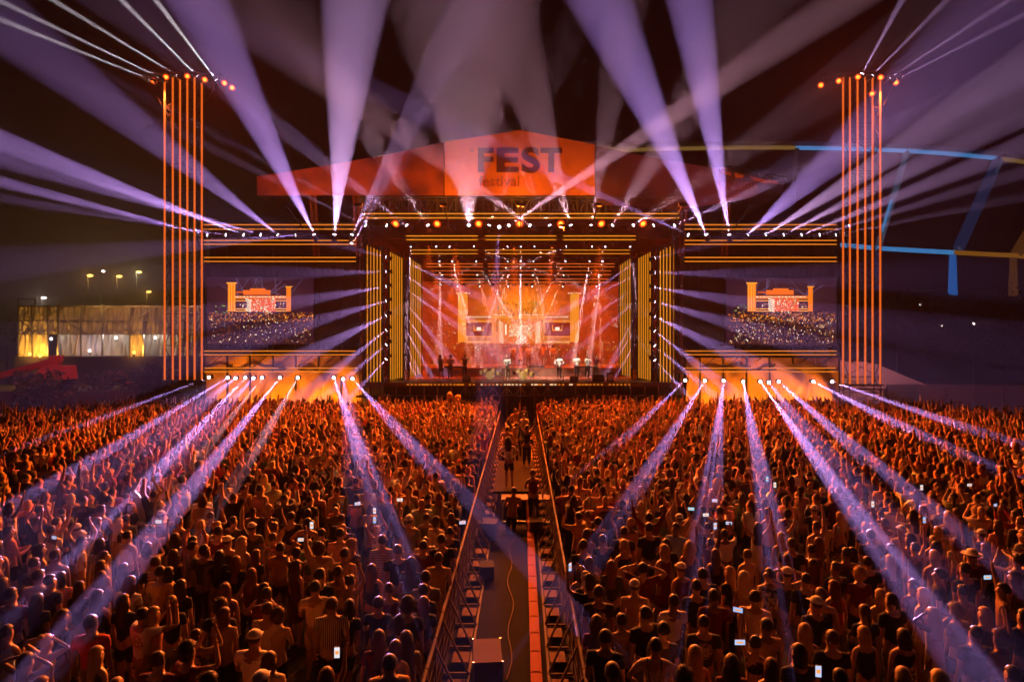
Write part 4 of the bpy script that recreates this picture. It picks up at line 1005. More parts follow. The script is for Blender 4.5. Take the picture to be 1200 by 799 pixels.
# portal columns
def column(side, no, xs, y0, y1, Y, lab):
    c = (xs[0]+xs[-1])/2
    r = empty('portal_column', (P(c, 0, Y).x, Y+.2, 0), ulabel(lab), 'light column', 'striped columns of the portal')
    mb = MB(); a, b = P(xs[0]-2, y0, Y), P(xs[-1]+2, y1, Y); z1 = P(0, y0-3, Y).z; z0 = min(b.z, dz)-.2
    mb.box(((a.x+b.x)/2, Y+.25, (z0+z1)/2), (b.x-a.x, .35, z1-z0)); o = mb.obj('panel', mat('portal_panel', (.045, .03, .015), .6), r); o.location = -r.location
    for i, x in enumerate(xs):
        sl = (i/(len(xs)-1)-.5)*(1 if side == 'left' else -1)
        o = vstrip('led_strip', x, y0+sl*7*1.0, y1+(-sl*3), Y, M_STRIP_Y, r, .06); o.location = -r.location
for side in ('left', 'right'):
    mx = (lambda x: x) if side == 'left' else (lambda x: 1219.6-x)
    column(side, 0, sorted(mx(x) for x in (430.5, 434.3, 438.2, 442, 445.7)), 291, 448.5, 47.6, 'outermost orange striped column on the %s of the stage opening' % side)
    column(side, 1, sorted(mx(x) for x in (457.8, 460.4, 463, 465.6, 468.2, 470.8)), 299, 444, 49.6, 'middle orange striped column on the %s of the stage opening' % side)
    column(side, 2, sorted(mx(x) for x in (481.5, 484.2, 487, 489.8, 492.3)), 307, 440, 53.4, 'innermost orange striped column on the %s of the stage opening' % side)
    for nm, x, Y, y0, y1 in (('outer', 452.2, 47.6, 290, 450), ('inner', 475.5, 50.5, 300, 446)):
        mb = MB(); lattice(mb, P(mx(x), y1, Y), P(mx(x), y0, Y), .42, .42, 18, .035)
        mb.obj('lamp_truss', M_DARK, None, label=ulabel('dark vertical %s truss carrying beam lamps on the %s of the opening' % (nm, side)), cat='truss', group='vertical lamp trusses')
# overstage trusses with light lines
for k, (Yt, y, rows_, segs) in enumerate([(51.5, 290, (293.2, 297.3), [(482, 560), (569, 651), (660, 738)]), (54.5, 307, (309.2, 312.7), [(500, 566), (572, 647), (653, 720)]),
                                          (57.5, 320, (317.4, 321.8), [(505, 566), (572, 647), (653, 716)]), (60.5, 331, (327, 330.5), [(508, 568), (574, 646), (652, 713)])]):
    r = empty('overstage_truss', P(610, y, Yt), ulabel('%s lighting truss counted from the front above the band, with broken orange lines' % nth(k)), 'truss', 'overstage trusses')
    mb = MB(); lattice(mb, P(segs[0][0]-4, y-2, Yt+.1), P(segs[-1][1]+4, y-2, Yt+.1), .5, .5, 30, .035)
    for x in (segs[0][0]+20, 610, segs[-1][1]-20): q = P(x, y-2, Yt+.1); mb.bar(q, (q.x, q.y, zu+.8), .05)
    o = mb.obj('lattice', M_DARK, r); o.location = -r.location
    for yy in rows_:
        for (x0, x1) in segs: o = hstrip('led_line', x0, x1, yy, Yt-.25, M_STRIP_R if k else M_STRIP_Y, r, .05); o.location = -r.location

# ------------------------------------------------------------------ banner on the roof front
BY = 46.5
M_BAN = mat('orange_banner', (.78, .16, .02), .75, noise=(.8, .35, (.62, .09, .02)), bump=(1.2, .5, .06))
M_CAMO = mat('camouflage_banner', (.55, .075, .02), .8, noise=(.55, 1.0, (.16, .02, .012)), bump=(1.2, .5, .06))
M_STRIPED = mat('dark_banner', (.06, .012, .012), .85, noise=(.35, .8, (.2, .03, .012)))
def sheet(pts, Y, th, m, name, **kw):
    q = [P(x, y, Y) for x, y in pts]; n = len(q); mb = MB()
    vs = [tuple(p) for p in q]+[(p.x, p.y+th, p.z) for p in q]
    mb.add(vs, [tuple(range(n))[::-1], tuple(range(n, 2*n))]+[(i, (i+1) % n, n+(i+1) % n, n+i) for i in range(n)])
    return mb.obj(name, m, **kw)
ban = sheet([(521, 229), (521, 166.5), (610, 152.5), (697, 169.5), (697, 229)], BY, .12, M_BAN, 'roof_banner', label=ulabel('bright orange gabled banner reading FEST festival on the roof front'), cat='banner')
sheet([(301, 229), (301, 207), (345, 200), (382, 194), (450, 182), (520, 167), (520, 229)], BY+.15, .1, M_CAMO, 'roof_cloth', label=ulabel('dull orange mottled cloth on the roof front left of the FEST banner'), cat='banner', group='roof side cloths')
sheet([(698, 240), (698, 171), (760, 184), (830, 196), (920, 212), (880, 232), (800, 246)], BY+.15, .1, M_STRIPED, 'roof_cloth', label=ulabel('dark cloth with red stripes on the roof front right of the FEST banner'), cat='banner', group='roof side cloths')
root2 = empty('roof_edge', P(890, 205, BY-.1), ulabel('short orange lattice edge at the right end of the roof'), 'roof edge')
mb = MB(); lattice(mb, P(845, 197, BY-.1), P(921, 212, BY-.1), .55, .3, 9, .05); o = mb.obj('lattice', M_DARK, root2); o.location = -root2.location
for (p0, p1, p2, p3) in (((845, 196), (858, 199), (856, 206), (846, 202)), ((860, 202), (874, 203), (870, 209), (862, 208)), ((879, 206), (900, 211), (898, 215), (884, 212)), ((900, 208), (916, 212), (910, 215), (899, 214))):
    o = sheet([p0, p3, p2, p1], BY+.05, .04, M_BAN, 'infill_panel', parent=root2); o.location = -root2.location
def text_obj(s, name, x, y, hpx, wpx, Y, m, parent=None, bold=.0, **kw):
    cu = bpy.data.curves.new('t', 'FONT'); cu.body = s; cu.extrude = .02; cu.offset = bold; cu.size = 1
    o = bpy.data.objects.new('t', cu); COL.objects.link(o); dg = bpy.context.evaluated_depsgraph_get(); dg.update()
    me = bpy.data.meshes.new_from_object(o.evaluated_get(dg)); bpy.data.objects.remove(o)
    co = np.empty(len(me.vertices)*3, np.float32); me.vertices.foreach_get('co', co); co = co.reshape(-1, 3)
    lo, hi = co.min(0), co.max(0); hh = hpx*Y/F; ww = wpx*Y/F
    co[:, 0] = (co[:, 0]-lo[0])/(hi[0]-lo[0])*ww; co[:, 1] = (co[:, 1]-lo[1])/(hi[1]-lo[1])*hh
    n = np.stack([co[:, 0], co[:, 2]*1.0, co[:, 1]], 1); me.vertices.foreach_set('co', n.astype(np.float32).ravel()); me.flip_normals(); me.update()
    me.materials.clear(); me.materials.append(m)
    o = link(name, me, parent, **kw); o.location = P(x, y, Y); return o
M_LET = mat('plum_lettering', (.10, .012, .03), .7)
for ch, x, w in (('F', 560, 18.5), ('E', 582, 26), ('S', 611, 21.5), ('T', 633, 26)):
    text_obj(ch, 'letter', x, 202 if ch != 'S' else 203, 28.5 if ch != 'S' else 30.5, w, BY-.03, M_LET, ban, bold=.035)
text_obj('festival', 'small_lettering', 561, 218.5, 12, 47.5, BY-.03, mat('dark_red_lettering', (.3, .03, .02), .7), ban, bold=.004)
mb = MB(); c = P(553.5, 176, BY-.03)
for i in range(14):
    t0, t1 = 2*math.pi*i/14, 2*math.pi*(i+1)/14; mb.bar(c+Vector((math.cos(t0), 0, math.sin(t0)))*.11, c+Vector((math.cos(t1), 0, math.sin(t1)))*.11, .03)
mb.obj('ring_mark', M_LET, ban)
text_obj('ROWTHESTER', 'sign_lettering', 840, 221.5, 7.6, 48, BY+.08, mat('dull_red_lettering', (.42, .07, .05), .7), None, label=ulabel('dull red letters ROWTHESTER on the dark cloth at the right of the roof'), cat='sign')
# made-up arm floods added below the eaves to light the banner
for i, (x, e) in enumerate(((335, 260), (420, 260), (520, 420), (610, 620), (700, 420), (800, 150), (880, 160))):
    q = P(x, 240, 43.6)
    mb = MB(); mb.box((0, 0, .0), (.5, .16, .2)); mb.bar((0, 0, -.05), (0, 3.2, -.9), .06)
    o = mb.obj('added_banner_flood', M_DARK, None, label=ulabel('added small arm flood below the roof banner, %s from the left' % nth(i)), cat='floodlight', group='added banner floods'); o.location = q
    ld = bpy.data.lights.new('flood', 'SPOT'); ld.energy = e*1.5; ld.spot_size = R(120); ld.spot_blend = .9; ld.color = (1, .42, .05); ld.shadow_soft_size = .2
    lo = bpy.data.objects.new('flood', ld); SURF.append(lo); COL.objects.link(lo); lo.location = q+Vector((0, .12, .12)); lo.rotation_euler = aim((0, 3.0, 2.4))

# ------------------------------------------------------------------ the band
def perf(px, Yp, pose, fem, top, tc, legs, lc, hair, hc, lab, rz=180, z=None, skin=0, pat='plain'):
    z = dz if z is None else z
    return make_person(P(px, 0, Yp).x, Yp, z, pose, fem, top, CC(tc), hair, hc, R(rz), 1.02, pat, legs, lc, 1, skin, ulabel(lab), 'band on the stage')
def CC(c): return c
rz_ = P(0, 431, 53).z
perf(601, 53.6, 'chest', False, 'long', 'white', 'trousers', 'tan', 'short', 'dark', 'horn player in white shirt, first of the five standing at the back centre', z=rz_)
perf(619, 53.6, 'chest', False, 'long', 'white', 'trousers', 'tan', 'short', 'black', 'horn player in white shirt, second of the five standing at the back centre', z=rz_)
perf(636, 53.4, 'clap', False, 'long', 'cream', 'trousers', 'tan', 'short', 'dark', 'singer in cream jacket in the middle of the stage', z=rz_)
perf(648, 53.4, 'chest', False, 'long', 'cream', 'trousers', 'cream', 'short', 'brown', 'person in cream suit beside the white shirted man at stage centre', z=rz_)
perf(655.5, 50, 'hips', False, 'long', 'white', 'trousers', 'black', 'short', 'dark', 'man in white shirt and dark trousers standing right of stage centre')
perf(610, 53.8, 'down', True, 'dress', 'mustard', 'skirt', 'black', 'long', 'dark', 'person in mustard outfit between the two white shirted horn players', z=rz_)
perf(517.5, 50, 'chest', True, 'dress', 'mustard', 'skirt', 'black', 'bun', 'black', 'person in patterned mustard dress far left on stage', pat='floral')
perf(527.5, 50.6, 'chest', False, 'tee', 'cream', 'trousers', 'black', 'short', 'black', 'guitarist in cream shirt left on stage behind a dark keyboard')
perf(544, 51, 'clap', False, 'tee', 'wine', 'trousers', 'black', 'short', 'dark', 'percussionist in wine shirt left of the drums')
perf(676, 51, 'chest', False, 'tee', 'white', 'trousers', 'black', 'short', 'black', 'musician in white shirt bent to a keyboard right of centre')
perf(688, 50.6, 'chest', False, 'tee', 'white', 'trousers', 'black', 'short', 'dark', 'guitarist in white shirt and dark vest right on stage')
perf(698, 51.2, 'one', False, 'tee', 'wine', 'trousers', 'black', 'short', 'dark', 'musician in wine shirt, far right of the band')
perf(766, 47.9, 'film', False, 'tee', 'olive', 'trousers', 'black', 'cap', 'dark', 'camera operator at the right edge of the stage beside the striped column', rz=90)
perf(595, 49.3, 'chest', False, 'long', 'white', 'trousers', 'cream', 'short', 'grey', 'keyboard player in white suit at the front of the stage')
# instruments
M_BRASS = mat('brass', (.8, .5, .15), .25, .9); M_DRUM = mat('drum_shell', (.5, .35, .1), .35)
def drumkit(px, Yp, z, lab):
    r = empty('drum_kit', (P(px, 0, Yp).x, Yp, z), ulabel(lab), 'drum kit', 'drum kits')
    MB().tube((0, -.2, .3), (0, .25, .3), .3, 16).obj('bass_drum', M_DRUM, r)
    for x, y, h, rr_ in ((-.3, 0, .78, .17), (.3, 0, .78, .17), (.62, .1, .55, .22), (-.6, .15, .6, .18)): MB().tube((x, y, h-.24), (x, y, h), rr_, 14).obj('drum', M_DRUM, r)
    for x, y, h in ((-.75, 0, 1.2), (.75, .05, 1.25), (.1, .5, 1.35)):
        c = MB().tube((x, y, h), (x, y, h+.03), .26, 16, .05).obj('cymbal', M_BRASS, r); MB().bar((x, y, 0), (x, y, h), .025).obj('cymbal_stand', M_STEEL, c)
drumkit(574, 50.2, dz, 'drum kit with cymbals left of stage centre'); drumkit(613, 49.6, dz, 'brassy percussion set at the middle of the stage front')
for (px, Yp, lab) in ((531, 49.8, 'left on stage by the mustard dress'), (684, 49.8, 'right on stage by the guitarist'), (628, 50.6, 'behind the brassy percussion')):
    r = empty('keyboard', (P(px, 0, Yp).x, Yp, dz), ulabel('dark keyboard on a crossed stand '+lab), 'keyboard', 'keyboards')
    MB().box((0, 0, .92), (1.3, .38, .12)).obj('key_bed', M_BLACK, r)
    m_ = MB(); m_.bar((-.45, 0, 0), (.45, 0, .86), .04); m_.bar((.45, 0, 0), (-.45, 0, .86), .04); m_.obj('stand', M_DARK, r)
for (px, w, h, c, lab) in ((547, .55, .4, 'grey', 'left'), (672.5, .55, .38, 'grey', 'right of centre'), (701, .8, .5, 'black', 'right, the wide one'), (715, .45, .62, 'white', 'far right, pale front')):
    r = empty('monitor_wedge', (P(px, 0, 48).x, 48, dz), ulabel('stage monitor speaker on the deck edge, '+lab), 'monitor', 'stage monitors')
    m_ = MB(); y0 = .28; m_.add([(-w/2, -.3, 0), (w/2, -.3, 0), (w/2, .3, 0), (-w/2, .3, 0), (-w/2, -.22, h), (w/2, -.22, h), (w/2, .1, h), (-w/2, .1, h)], [(3, 2, 1, 0), (4, 5, 6, 7), (0, 1, 5, 4), (1, 2, 6, 5), (2, 3, 7, 6), (3, 0, 4, 7)])
    m_.obj('cabinet', M_BLACK, r)
    MB().box((0, -.27, h*.5), (w*.8, .06, h*.7)).obj('grille', mat('grille_grey', (.25, .25, .26), .6) if c == 'grey' else mat('grille_'+c, CCOL[c], .6), r)
for i, px in enumerate((560, 590, 607, 641, 660, 705)):
    r = empty('microphone_stand', (P(px, 0, 48.8).x, 48.8, dz), ulabel('thin microphone stand near the stage edge, %s from the left' % nth(i)), 'microphone stand', 'microphone stands')
    m_ = MB(); m_.bar((0, 0, 0), (0, 0, 1.45), .03); m_.bar((0, 0, 1.45), (.0, .35, 1.6), .025); m_.tube((0, 0, 0), (0, 0, .03), .16, 12); m_.obj('pole', M_STEEL, r)
    MB().ball((0, .37, 1.61), .045, 8, 6).obj('microphone', M_BLACK, r)
# front lights on the band: warm white spots hung in the haze of the front truss
for i, (x, t, e) in enumerate(((482, 595, 16000), (532, 618, 20000), (658, 650, 20000), (684, 690, 9000))):
    a, b = P(x, 270, 46.2), P(t, 432, 51)
    r = bpy.data.objects.new('profile_spotlight', MOV); COL.objects.link(r); r.location = a; r.rotation_euler = aim(b-a)
    tag(r, ulabel('dim profile spot just under the front truss, %s from the left, aimed at the band' % nth(i)), 'stage light', 'profile spots')
    ld = bpy.data.lights.new('key', 'SPOT'); ld.energy = e; ld.spot_size = R(22); ld.spot_blend = .6; ld.color = (1, .8, .6); ld.shadow_soft_size = .1
    lo = bpy.data.objects.new('key', ld); SURF.append(lo); COL.objects.link(lo); lo.parent = r; lo.location = (0, 0, -.06)

# ------------------------------------------------------------------ barricades, walkway furniture
M_RAIL = mat('barrier_steel', (.13, .085, .07), .8, 0, spec=.2); M_PLATE = mat('tread_plate', (.24, .13, .09), .8, 0, spec=.1, noise=(30, .5, None))
def barricade_proto():
    r = empty('crowd_barrier', (0, 0, 0), 'x', 'crowd barrier', 'crowd barriers')
    m_ = MB(); L = 1.0     # panel stands at x = 0 and runs along y; the foot plate points to +x
    m_.bar((0, -L/2, .02), (0, -L/2, 1.1), .045); m_.obj('post', M_RAIL, r); m_ = MB(); m_.bar((0, L/2, .02), (0, L/2, 1.1), .045)
    m_.obj('post', M_RAIL, r); MB().tube((0, -L/2, 1.12), (0, L/2, 1.12), .032, 8).obj('top_rail', M_RAIL, r)
    m_ = MB()
    for i in range(1, 12): m_.bar((0, -L/2+L*i/12, .08), (0, -L/2+L*i/12, 1.08), .012)
    for z in (.08, .3, .55, .8): m_.bar((0, -L/2, z), (0, L/2, z), .02)
    m_.obj('mesh_panel', M_RAIL, r)
    MB().box((.28, 0, .1), (.3, .42, .012)).obj('foot_plate', M_PLATE, r)
    m_ = MB(); m_.bar((.47, -L/2, .03), (.47, L/2, .03), .05); m_.bar((0, -L/2, .04), (.47, -L/2, .04), .04); m_.bar((.0, L/2-.02, 1.02), (.46, L/2-.02, .06), .035); m_.obj('base_frame', M_RAIL, r)
    return r
def copy_tree(o, parent=None):
    c = o.copy(); COL.objects.link(c)
    if parent is not None: c.parent = parent
    for ch in o.children: copy_tree(ch, c)
    return c
proto = barricade_proto(); first = True
for side, x, rz in (('left', -1.42, 0), ('right', .92, math.pi)):
    for i in range(34):
        Y = 9.6+i*1.03
        o = proto if first else copy_tree(proto); first = False
        o.location = (x, Y, 0); o.rotation_euler = (0, 0, rz); o['label'] = ulabel('%s barrier from the camera along the %s side of the walkway' % (nth(i), side))
        if side == 'right':   # narrower corridor: plate shorter
            o.scale = (.95, 1, 1)
for side in (-1, 1):
    for i in range(18):
        o = copy_tree(proto); o.location = (side*(2.0+i*1.03)+(-.3 if side < 0 else 0), 24.4, 0); o.rotation_euler = (0, 0, math.pi/2)
        o['label'] = ulabel('%s barrier out from the walkway in the cross fence through the %s crowd' % (nth(i), 'left' if side < 0 else 'right')); o['group'] = 'cross fence barriers'
MB().add([(-4.35, 24.33, .25), (-2.2, 24.33, .25), (-2.2, 24.33, 1.15), (-4.35, 24.33, 1.15), (-4.35, 24.36, .25), (-2.2, 24.36, .25), (-2.2, 24.36, 1.15), (-4.35, 24.36, 1.15)],
         [(0, 1, 2, 3), (7, 6, 5, 4), (3, 2, 6, 7), (0, 3, 7, 4), (1, 5, 6, 2)]).obj('fence_cover', mat('pale_sheet', (.55, .5, .48), .7), None, label=ulabel('pale sheet tied to the cross fence just left of the walkway'), cat='sheet')
# cable duct
mb = MB()
for i in range(26):
    mb.box((.25, 4.5+i*.8, .05), (.2, .78, .1)); mb.box((.25, 4.5+i*.8, .103), (.14, .72, .01))
mb.obj('cable_duct', mat('orange_rubber_duct', (.26, .035, .012), .8, spec=.1, noise=(3, .5, (.3, .05, .03))), None, label=ulabel('long straight orange cable duct along the walkway floor'), cat='cable duct')
mb = MB(); pv = None
for i in range(40):
    Y = 12+i*.3; p = Vector((-.28+.06*math.sin(i*.7)+.05*math.sin(i*.23), Y, .02))
    if pv is not None: mb.bar(pv, p, .02)
    pv = p
mb.obj('cable', mat('orange_cable', (.06, .02, .012), .8, spec=.1), None, label=ulabel('thin wavy cable lying on the dark walkway left of the duct'), cat='cable')
r = empty('flight_case', (-.62, 12.1, 0), ulabel('large pale case standing on the walkway nearest the camera'), 'case', rz=.08)
MB().box((0, 0, .27), (.5, .9, .46)).obj('body', mat('pale_plywood', (.12, .07, .07), .9, spec=.1, noise=(2, .4, None)), r)
m_ = MB()
for sx in (-1, 1):
    for sy in (-1, 1): m_.bar((sx*.25, sy*.45, .03), (sx*.25, sy*.45, .51), .03)
m_.obj('corner_trim', M_ALU, r)
def table(x, y, w, d, h, lab):
    r = empty('table', (x, y, 0), ulabel(lab), 'table', 'walkway tables')
    MB().box((0, 0, h-.02), (w, d, .04)).obj('tabletop', mat('worn_tabletop', (.16, .08, .06), .7, spec=.2), r)
    for sx in (-1, 1):
        for sy in (-1, 1): MB().bar((sx*(w/2-.03), sy*(d/2-.03), 0), (sx*(w/2-.03), sy*(d/2-.03), h-.04), .045).obj('leg', M_ALU, r)
    MB().bar((-w/2, -d/2+.03, .06), (w/2, -d/2+.03, .06), .04).obj('stretcher', M_ALU, r)
    return r
table(-.25, 22.3, .85, .7, .78, 'metal framed table at the left of the walkway below the white shirted man')
table(.68, 22.2, .55, .7, .8, 'metal framed table at the right of the walkway with a bottle on it')
mb = MB(); mb.tube((.66, 22.1, .8), (.66, 22.1, 1.0), .035, 10); mb.tube((.66, 22.1, 1.0), (.66, 22.1, 1.07), .03, 10, .014)
mb.obj('bottle', mat('pale_bottle', (.7, .6, .55), .2), None, label=ulabel('pale bottle standing on the right walkway table'), cat='bottle')
r = empty('camera_riser', (-.25, 26.0, 0), ulabel('low dark camera riser filling the walkway behind the tables'), 'riser')
MB().box((0, 0, .71), (1.5, 5.6, .08)).obj('platform', mat('ply_deck', (.016, .01, .01), .9, spec=.03, noise=(3, .5, None)), r)
m_ = MB()
for sx in (-1, 1):
    for k in range(5): m_.bar((sx*.7, -2.7+k*1.35, 0), (sx*.7, -2.7+k*1.35, .68), .05)
m_.obj('legs', M_ALU, r)
crew = [(597, 23.7, .75, 'hips', False, 'tee', 'white', 'wavy', 'black', 'man in white tee and dark shorts standing high on the camera riser'),
        (626, 21.9, .0, 'chest', False, 'tank', 'wine', 'short', 'brown', 'crew member in dark red vest with white back print by the right table'),
        (617, 27.5, .75, 'upv', True, 'tank', 'black', 'ponytail', 'dark', 'woman in black with ponytail standing at the right of the camera riser'),
        (592, 30.5, .2, 'chest', False, 'tee', 'cream', 'cap', 'dark', 'person in pale tee and cap farther up the walkway'),
        (604, 31.0, .2, 'one', True, 'tee', 'cream', 'long', 'blond', 'person in pale tee farther up the walkway with an arm raised'),
        (597, 20.9, .0, 'chest', False, 'tee', 'tan', 'short', 'dark', 'person in tan jacket sitting before the left walkway table'),
        (554, 23.8, .3, 'chest', False, 'tee', 'black', 'short', 'brown', 'steward in black looking right at the corner of the cross fence'),
        (608, 33.5, .0, 'upv', False, 'tee', 'black', 'short', 'brown', 'person in black tee with raised arms up the walkway beyond the camera riser'),
        (598, 35.5, .0, 'film', True, 'tank', 'tan', 'long', 'dark', 'photographer in tan top up the walkway near the stage'),
        (615, 37.0, .0, 'down', False, 'tee', 'white', 'short', 'black', 'person in white tee up the walkway near the stage'),
        (604, 39.5, .0, 'one', False, 'tee', 'mustard', 'short', 'dark', 'person in mustard tee with one arm up before the stage pit'),
        (613, 41.5, .0, 'down', True, 'tee', 'charcoal', 'bun', 'dark', 'person in charcoal tee farthest up the walkway'),
        (617, 30.0, .0, 'chest', False, 'tee', 'navy', 'cap', 'dark', 'person in navy tee and cap just beyond the camera riser')]
for i, (x, y, w_, d_, h_, lab) in enumerate(((-1.0, 20.4, .5, .6, .5, 'small dark case beside the left barrier before the table'), (.42, 20.9, .4, .5, .4, 'small dark case before the right walkway table'), (-.9, 17.2, .35, .5, .3, 'low dark case on the walkway by the left barrier'), (-.75, 30.2, .5, .7, .9, 'upright dark case behind the camera riser'))):
    r = empty('equipment_case', (x, y, 0), ulabel(lab), 'case', 'cases on the walkway', rz=.1*i-.1)
    MB().box((0, 0, h_/2), (w_, d_, h_)).obj('body', M_BLACK, r); MB().box((0, 0, h_+.003), (w_+.02, d_+.02, .02)).obj('lid', mat('black_case_lid', (.012, .01, .01), .9, spec=.1), r)
for (px, Yp, z, pose, f, t, c, h, hc, lab) in crew:
    x = P(px, 0, Yp).x
    make_person(x, Yp, z-(.35 if px == 597 and Yp < 22 else 0), pose, f, t, c, h, hc, R(rnd.uniform(-12, 12)), 1.0 if not f else .95, 'plain', 'trousers' if Yp != 23.7 else 'shorts', 'black', 1, 0, ulabel(lab), 'crew on the walkway')
# two yellow balloons over the front rows
for i, (x, y) in enumerate(((527, 463), (537, 466))):
    q = P(x, y, 42.5); r = empty('balloon', q, ulabel('%s round yellow balloon over the front rows left of the walkway' % ('upper' if i == 0 else 'lower')), 'balloon', 'yellow balloons')
    MB().ball((0, 0, 0), (.18, .18, .21), 14, 10).obj('balloon_skin', mat('yellow_latex', (.75, .42, .05), .3), r); MB().bar((0, 0, -.2), (0, 0, -1.0), .008).obj('string', M_STEEL, r)
# more lit phones among the rows behind
for i, (x, y, c) in enumerate(((419, 590, (.6, .7, 1)), (439, 609, (.35, .5, 1)), (827, 603, (.9, .85, 1)), (838, 616, (.6, .75, 1)), (810, 596, (.3, .8, 1)), (1080, 571, (.9, .9, .9)), (1136, 568, (.9, .85, .9)),
                               (899, 561, (.4, .7, 1)), (867, 752, (.5, .6, .8)), (959, 786, (.6, .8, 1)), (186, 611, (.8, .85, 1)), (395, 764, (.9, .75, .9)), (1157, 676, (.4, .55, .8)), (908, 568, (1, .95, .9)), (542, 612, (.7, .7, 1)))):
    hz = 1.95; Yp = (CZ-hz)*F/(y-HY)
    if Yp > 20: pass
    phone_at(P(x, y, Yp), rnd.uniform(-.3, .3), ulabel('glowing phone %s raised %s' % (['lying wide', 'upright'][i % 2], ['left of centre among dark heads', 'left of centre a little lower', 'right crowd with pinkish screen', 'right crowd with pale blue screen', 'right crowd with cyan screen', 'by the cross fence at right', 'far right of the cross fence', 'in the right beam with blue screen',
      'above the woman in black crop top', 'before the blond floral dress at the bottom', 'far left among raised arms', 'at the bottom by the auburn woman', 'far right with dim screen', 'in the right beam with warm screen', 'beside the left walkway fence'][i])), c, i % 2 == 0, 1.0)

# ------------------------------------------------------------------ background, left
M_TARP = mat('white_tarpaulin', (.55, .5, .42), .8, noise=(.4, .5, None), bump=(1.2, .6, .1))
root3 = empty('hospitality_tent', (P(110, 0, 82).x, 82, 0), ulabel('two storey scaffold building wrapped in pale sheeting at far left behind the crowd'), 'scaffold building')
def loc3(o): o.location = -root3.location; return o
def tarp(x0, x1, y0, y1, Y, seed, m=M_TARP, amp=.12):
    rr = random.Random(seed); a, b = P(x0, y0, Y), P(x1, y1, Y); nx = max(6, int((x1-x0)*1.2)); nz = 8; ph = [rr.uniform(0, 6) for _ in range(4)]
    vs = [(a.x+(b.x-a.x)*i/nx, Y+amp*(math.sin(i*.9+ph[0]+j*.3)+math.sin(i*.37+ph[1]-j*.5)+.5*math.sin(i*1.7+j*.9+ph[2])), a.z+(b.z-a.z)*j/nz) for j in range(nz+1) for i in range(nx+1)]
    fs = [(j*(nx+1)+i, (j+1)*(nx+1)+i, (j+1)*(nx+1)+i+1, j*(nx+1)+i+1) for j in range(nz) for i in range(nx)]
    return loc3(MB().add(vs, fs, 0, True).obj('sheeting', m, root3))
tarp(21, 240, 359, 391, 82, 1); tarp(21, 56, 391, 421, 82, 2); tarp(66, 120, 392, 418, 84.5, 3); tarp(120, 152, 392, 417, 84.6, 4); tarp(152, 168, 391, 420, 82, 5); tarp(168, 240, 392, 417, 84.6, 6)
mb = MB()
for x in (21.5, 37, 56, 68, 95, 120, 152, 168, 193, 215, 240): mb.bar(P(x, 357, 81.7), P(x, 425, 81.7), .14)
for y in (359, 375.5, 391.5): mb.bar(P(21, y, 81.7), P(240, y, 81.7), .14)
for i, x in enumerate(range(21, 235, 27)): mb.bar(P(x, 375, 81.65), P(x+27, 359.5 if i % 2 else 391, 81.65), .09)
mb.bar(P(21.5, 350, 82), P(21.5, 359, 82), .12); mb.bar(P(40.5, 350, 82), P(40.5, 359, 82), .12); mb.bar(P(21.5, 350.5, 82), P(40.5, 350.5, 82), .08)
loc3(mb.obj('scaffold', M_STEEL, root3))
mb = MB(); q0, q1 = P(15, 418, 80.5), P(240, 418, 80.5); mb.box(((q0.x+q1.x)/2, 82.8, q0.z/2), (q1.x-q0.x, 4, q0.z)); loc3(mb.obj('platform', M_SCRIM, root3))
def pt(q, e, c, r=.3, vf=.3, kind='POINT'):
    ld = bpy.data.lights.new('lamp', kind); ld.energy = e; ld.color = c; ld.shadow_soft_size = r
    lo = bpy.data.objects.new('lamp', ld); COL.objects.link(lo); lo.location = q
    if vf < 1: SURF.append(lo)
    return lo
M_BULB_Y = mat('sodium_bulb', (1, 1, 1), emit=(1, .5, .08), estr=6); M_BULB_W = mat('white_bulb', (1, 1, 1), emit=(1, .85, .8), estr=6)
def blamp(x, y, Y, e, c, m, lab):
    q = P(x, y, Y); mb = MB(); mb.ball((0, 0, 0), (.16, .16, .2), 10, 6, 0); mb.box((0, 0, -.3), (.16, .16, .25), mi=1)
    o = mb.obj('site_lamp', [m, M_DARK], None, label=ulabel(lab), cat='lamp', group='lamps at the scaffold building'); o.location = q
    pt(q+Vector((0, -.5, .3)), e, c)
blamp(35, 415, 80.8, 900, (1, .45, .04), M_BULB_Y, 'amber lamp at the lower left corner of the scaffold building'); blamp(47, 417, 80.8, 700, (1, .4, .04), M_BULB_Y, 'second amber lamp right of the corner lamp of the scaffold building')
blamp(157, 413, 80.8, 700, (1, .42, .05), M_BULB_Y, 'amber lamp between the white lit bays of the scaffold building')
blamp(60, 397, 83.4, 170, (1, .85, .75), M_BULB_W, 'white lamp in the left bay'); blamp(136, 396, 83.4, 260, (1, .85, .75), M_BULB_W, 'white lamp in the middle bay'); blamp(105, 411, 83.4, 150, (.9, .7, .9), M_BULB_W, 'white lamp low in the wide bay')
blamp(182, 396, 83.4, 260, (1, .82, .7), M_BULB_W, 'white lamp in the bay nearest the left tower')
for x_, e_, c_ in ((45, 500, (1, .5, .12)), (100, 650, (1, .42, .14)), (175, 650, (1, .45, .2))): pt(P(x_, 352, 76), e_, c_, .4)  # warm fill lights added to brighten the building front, no lamp bodies
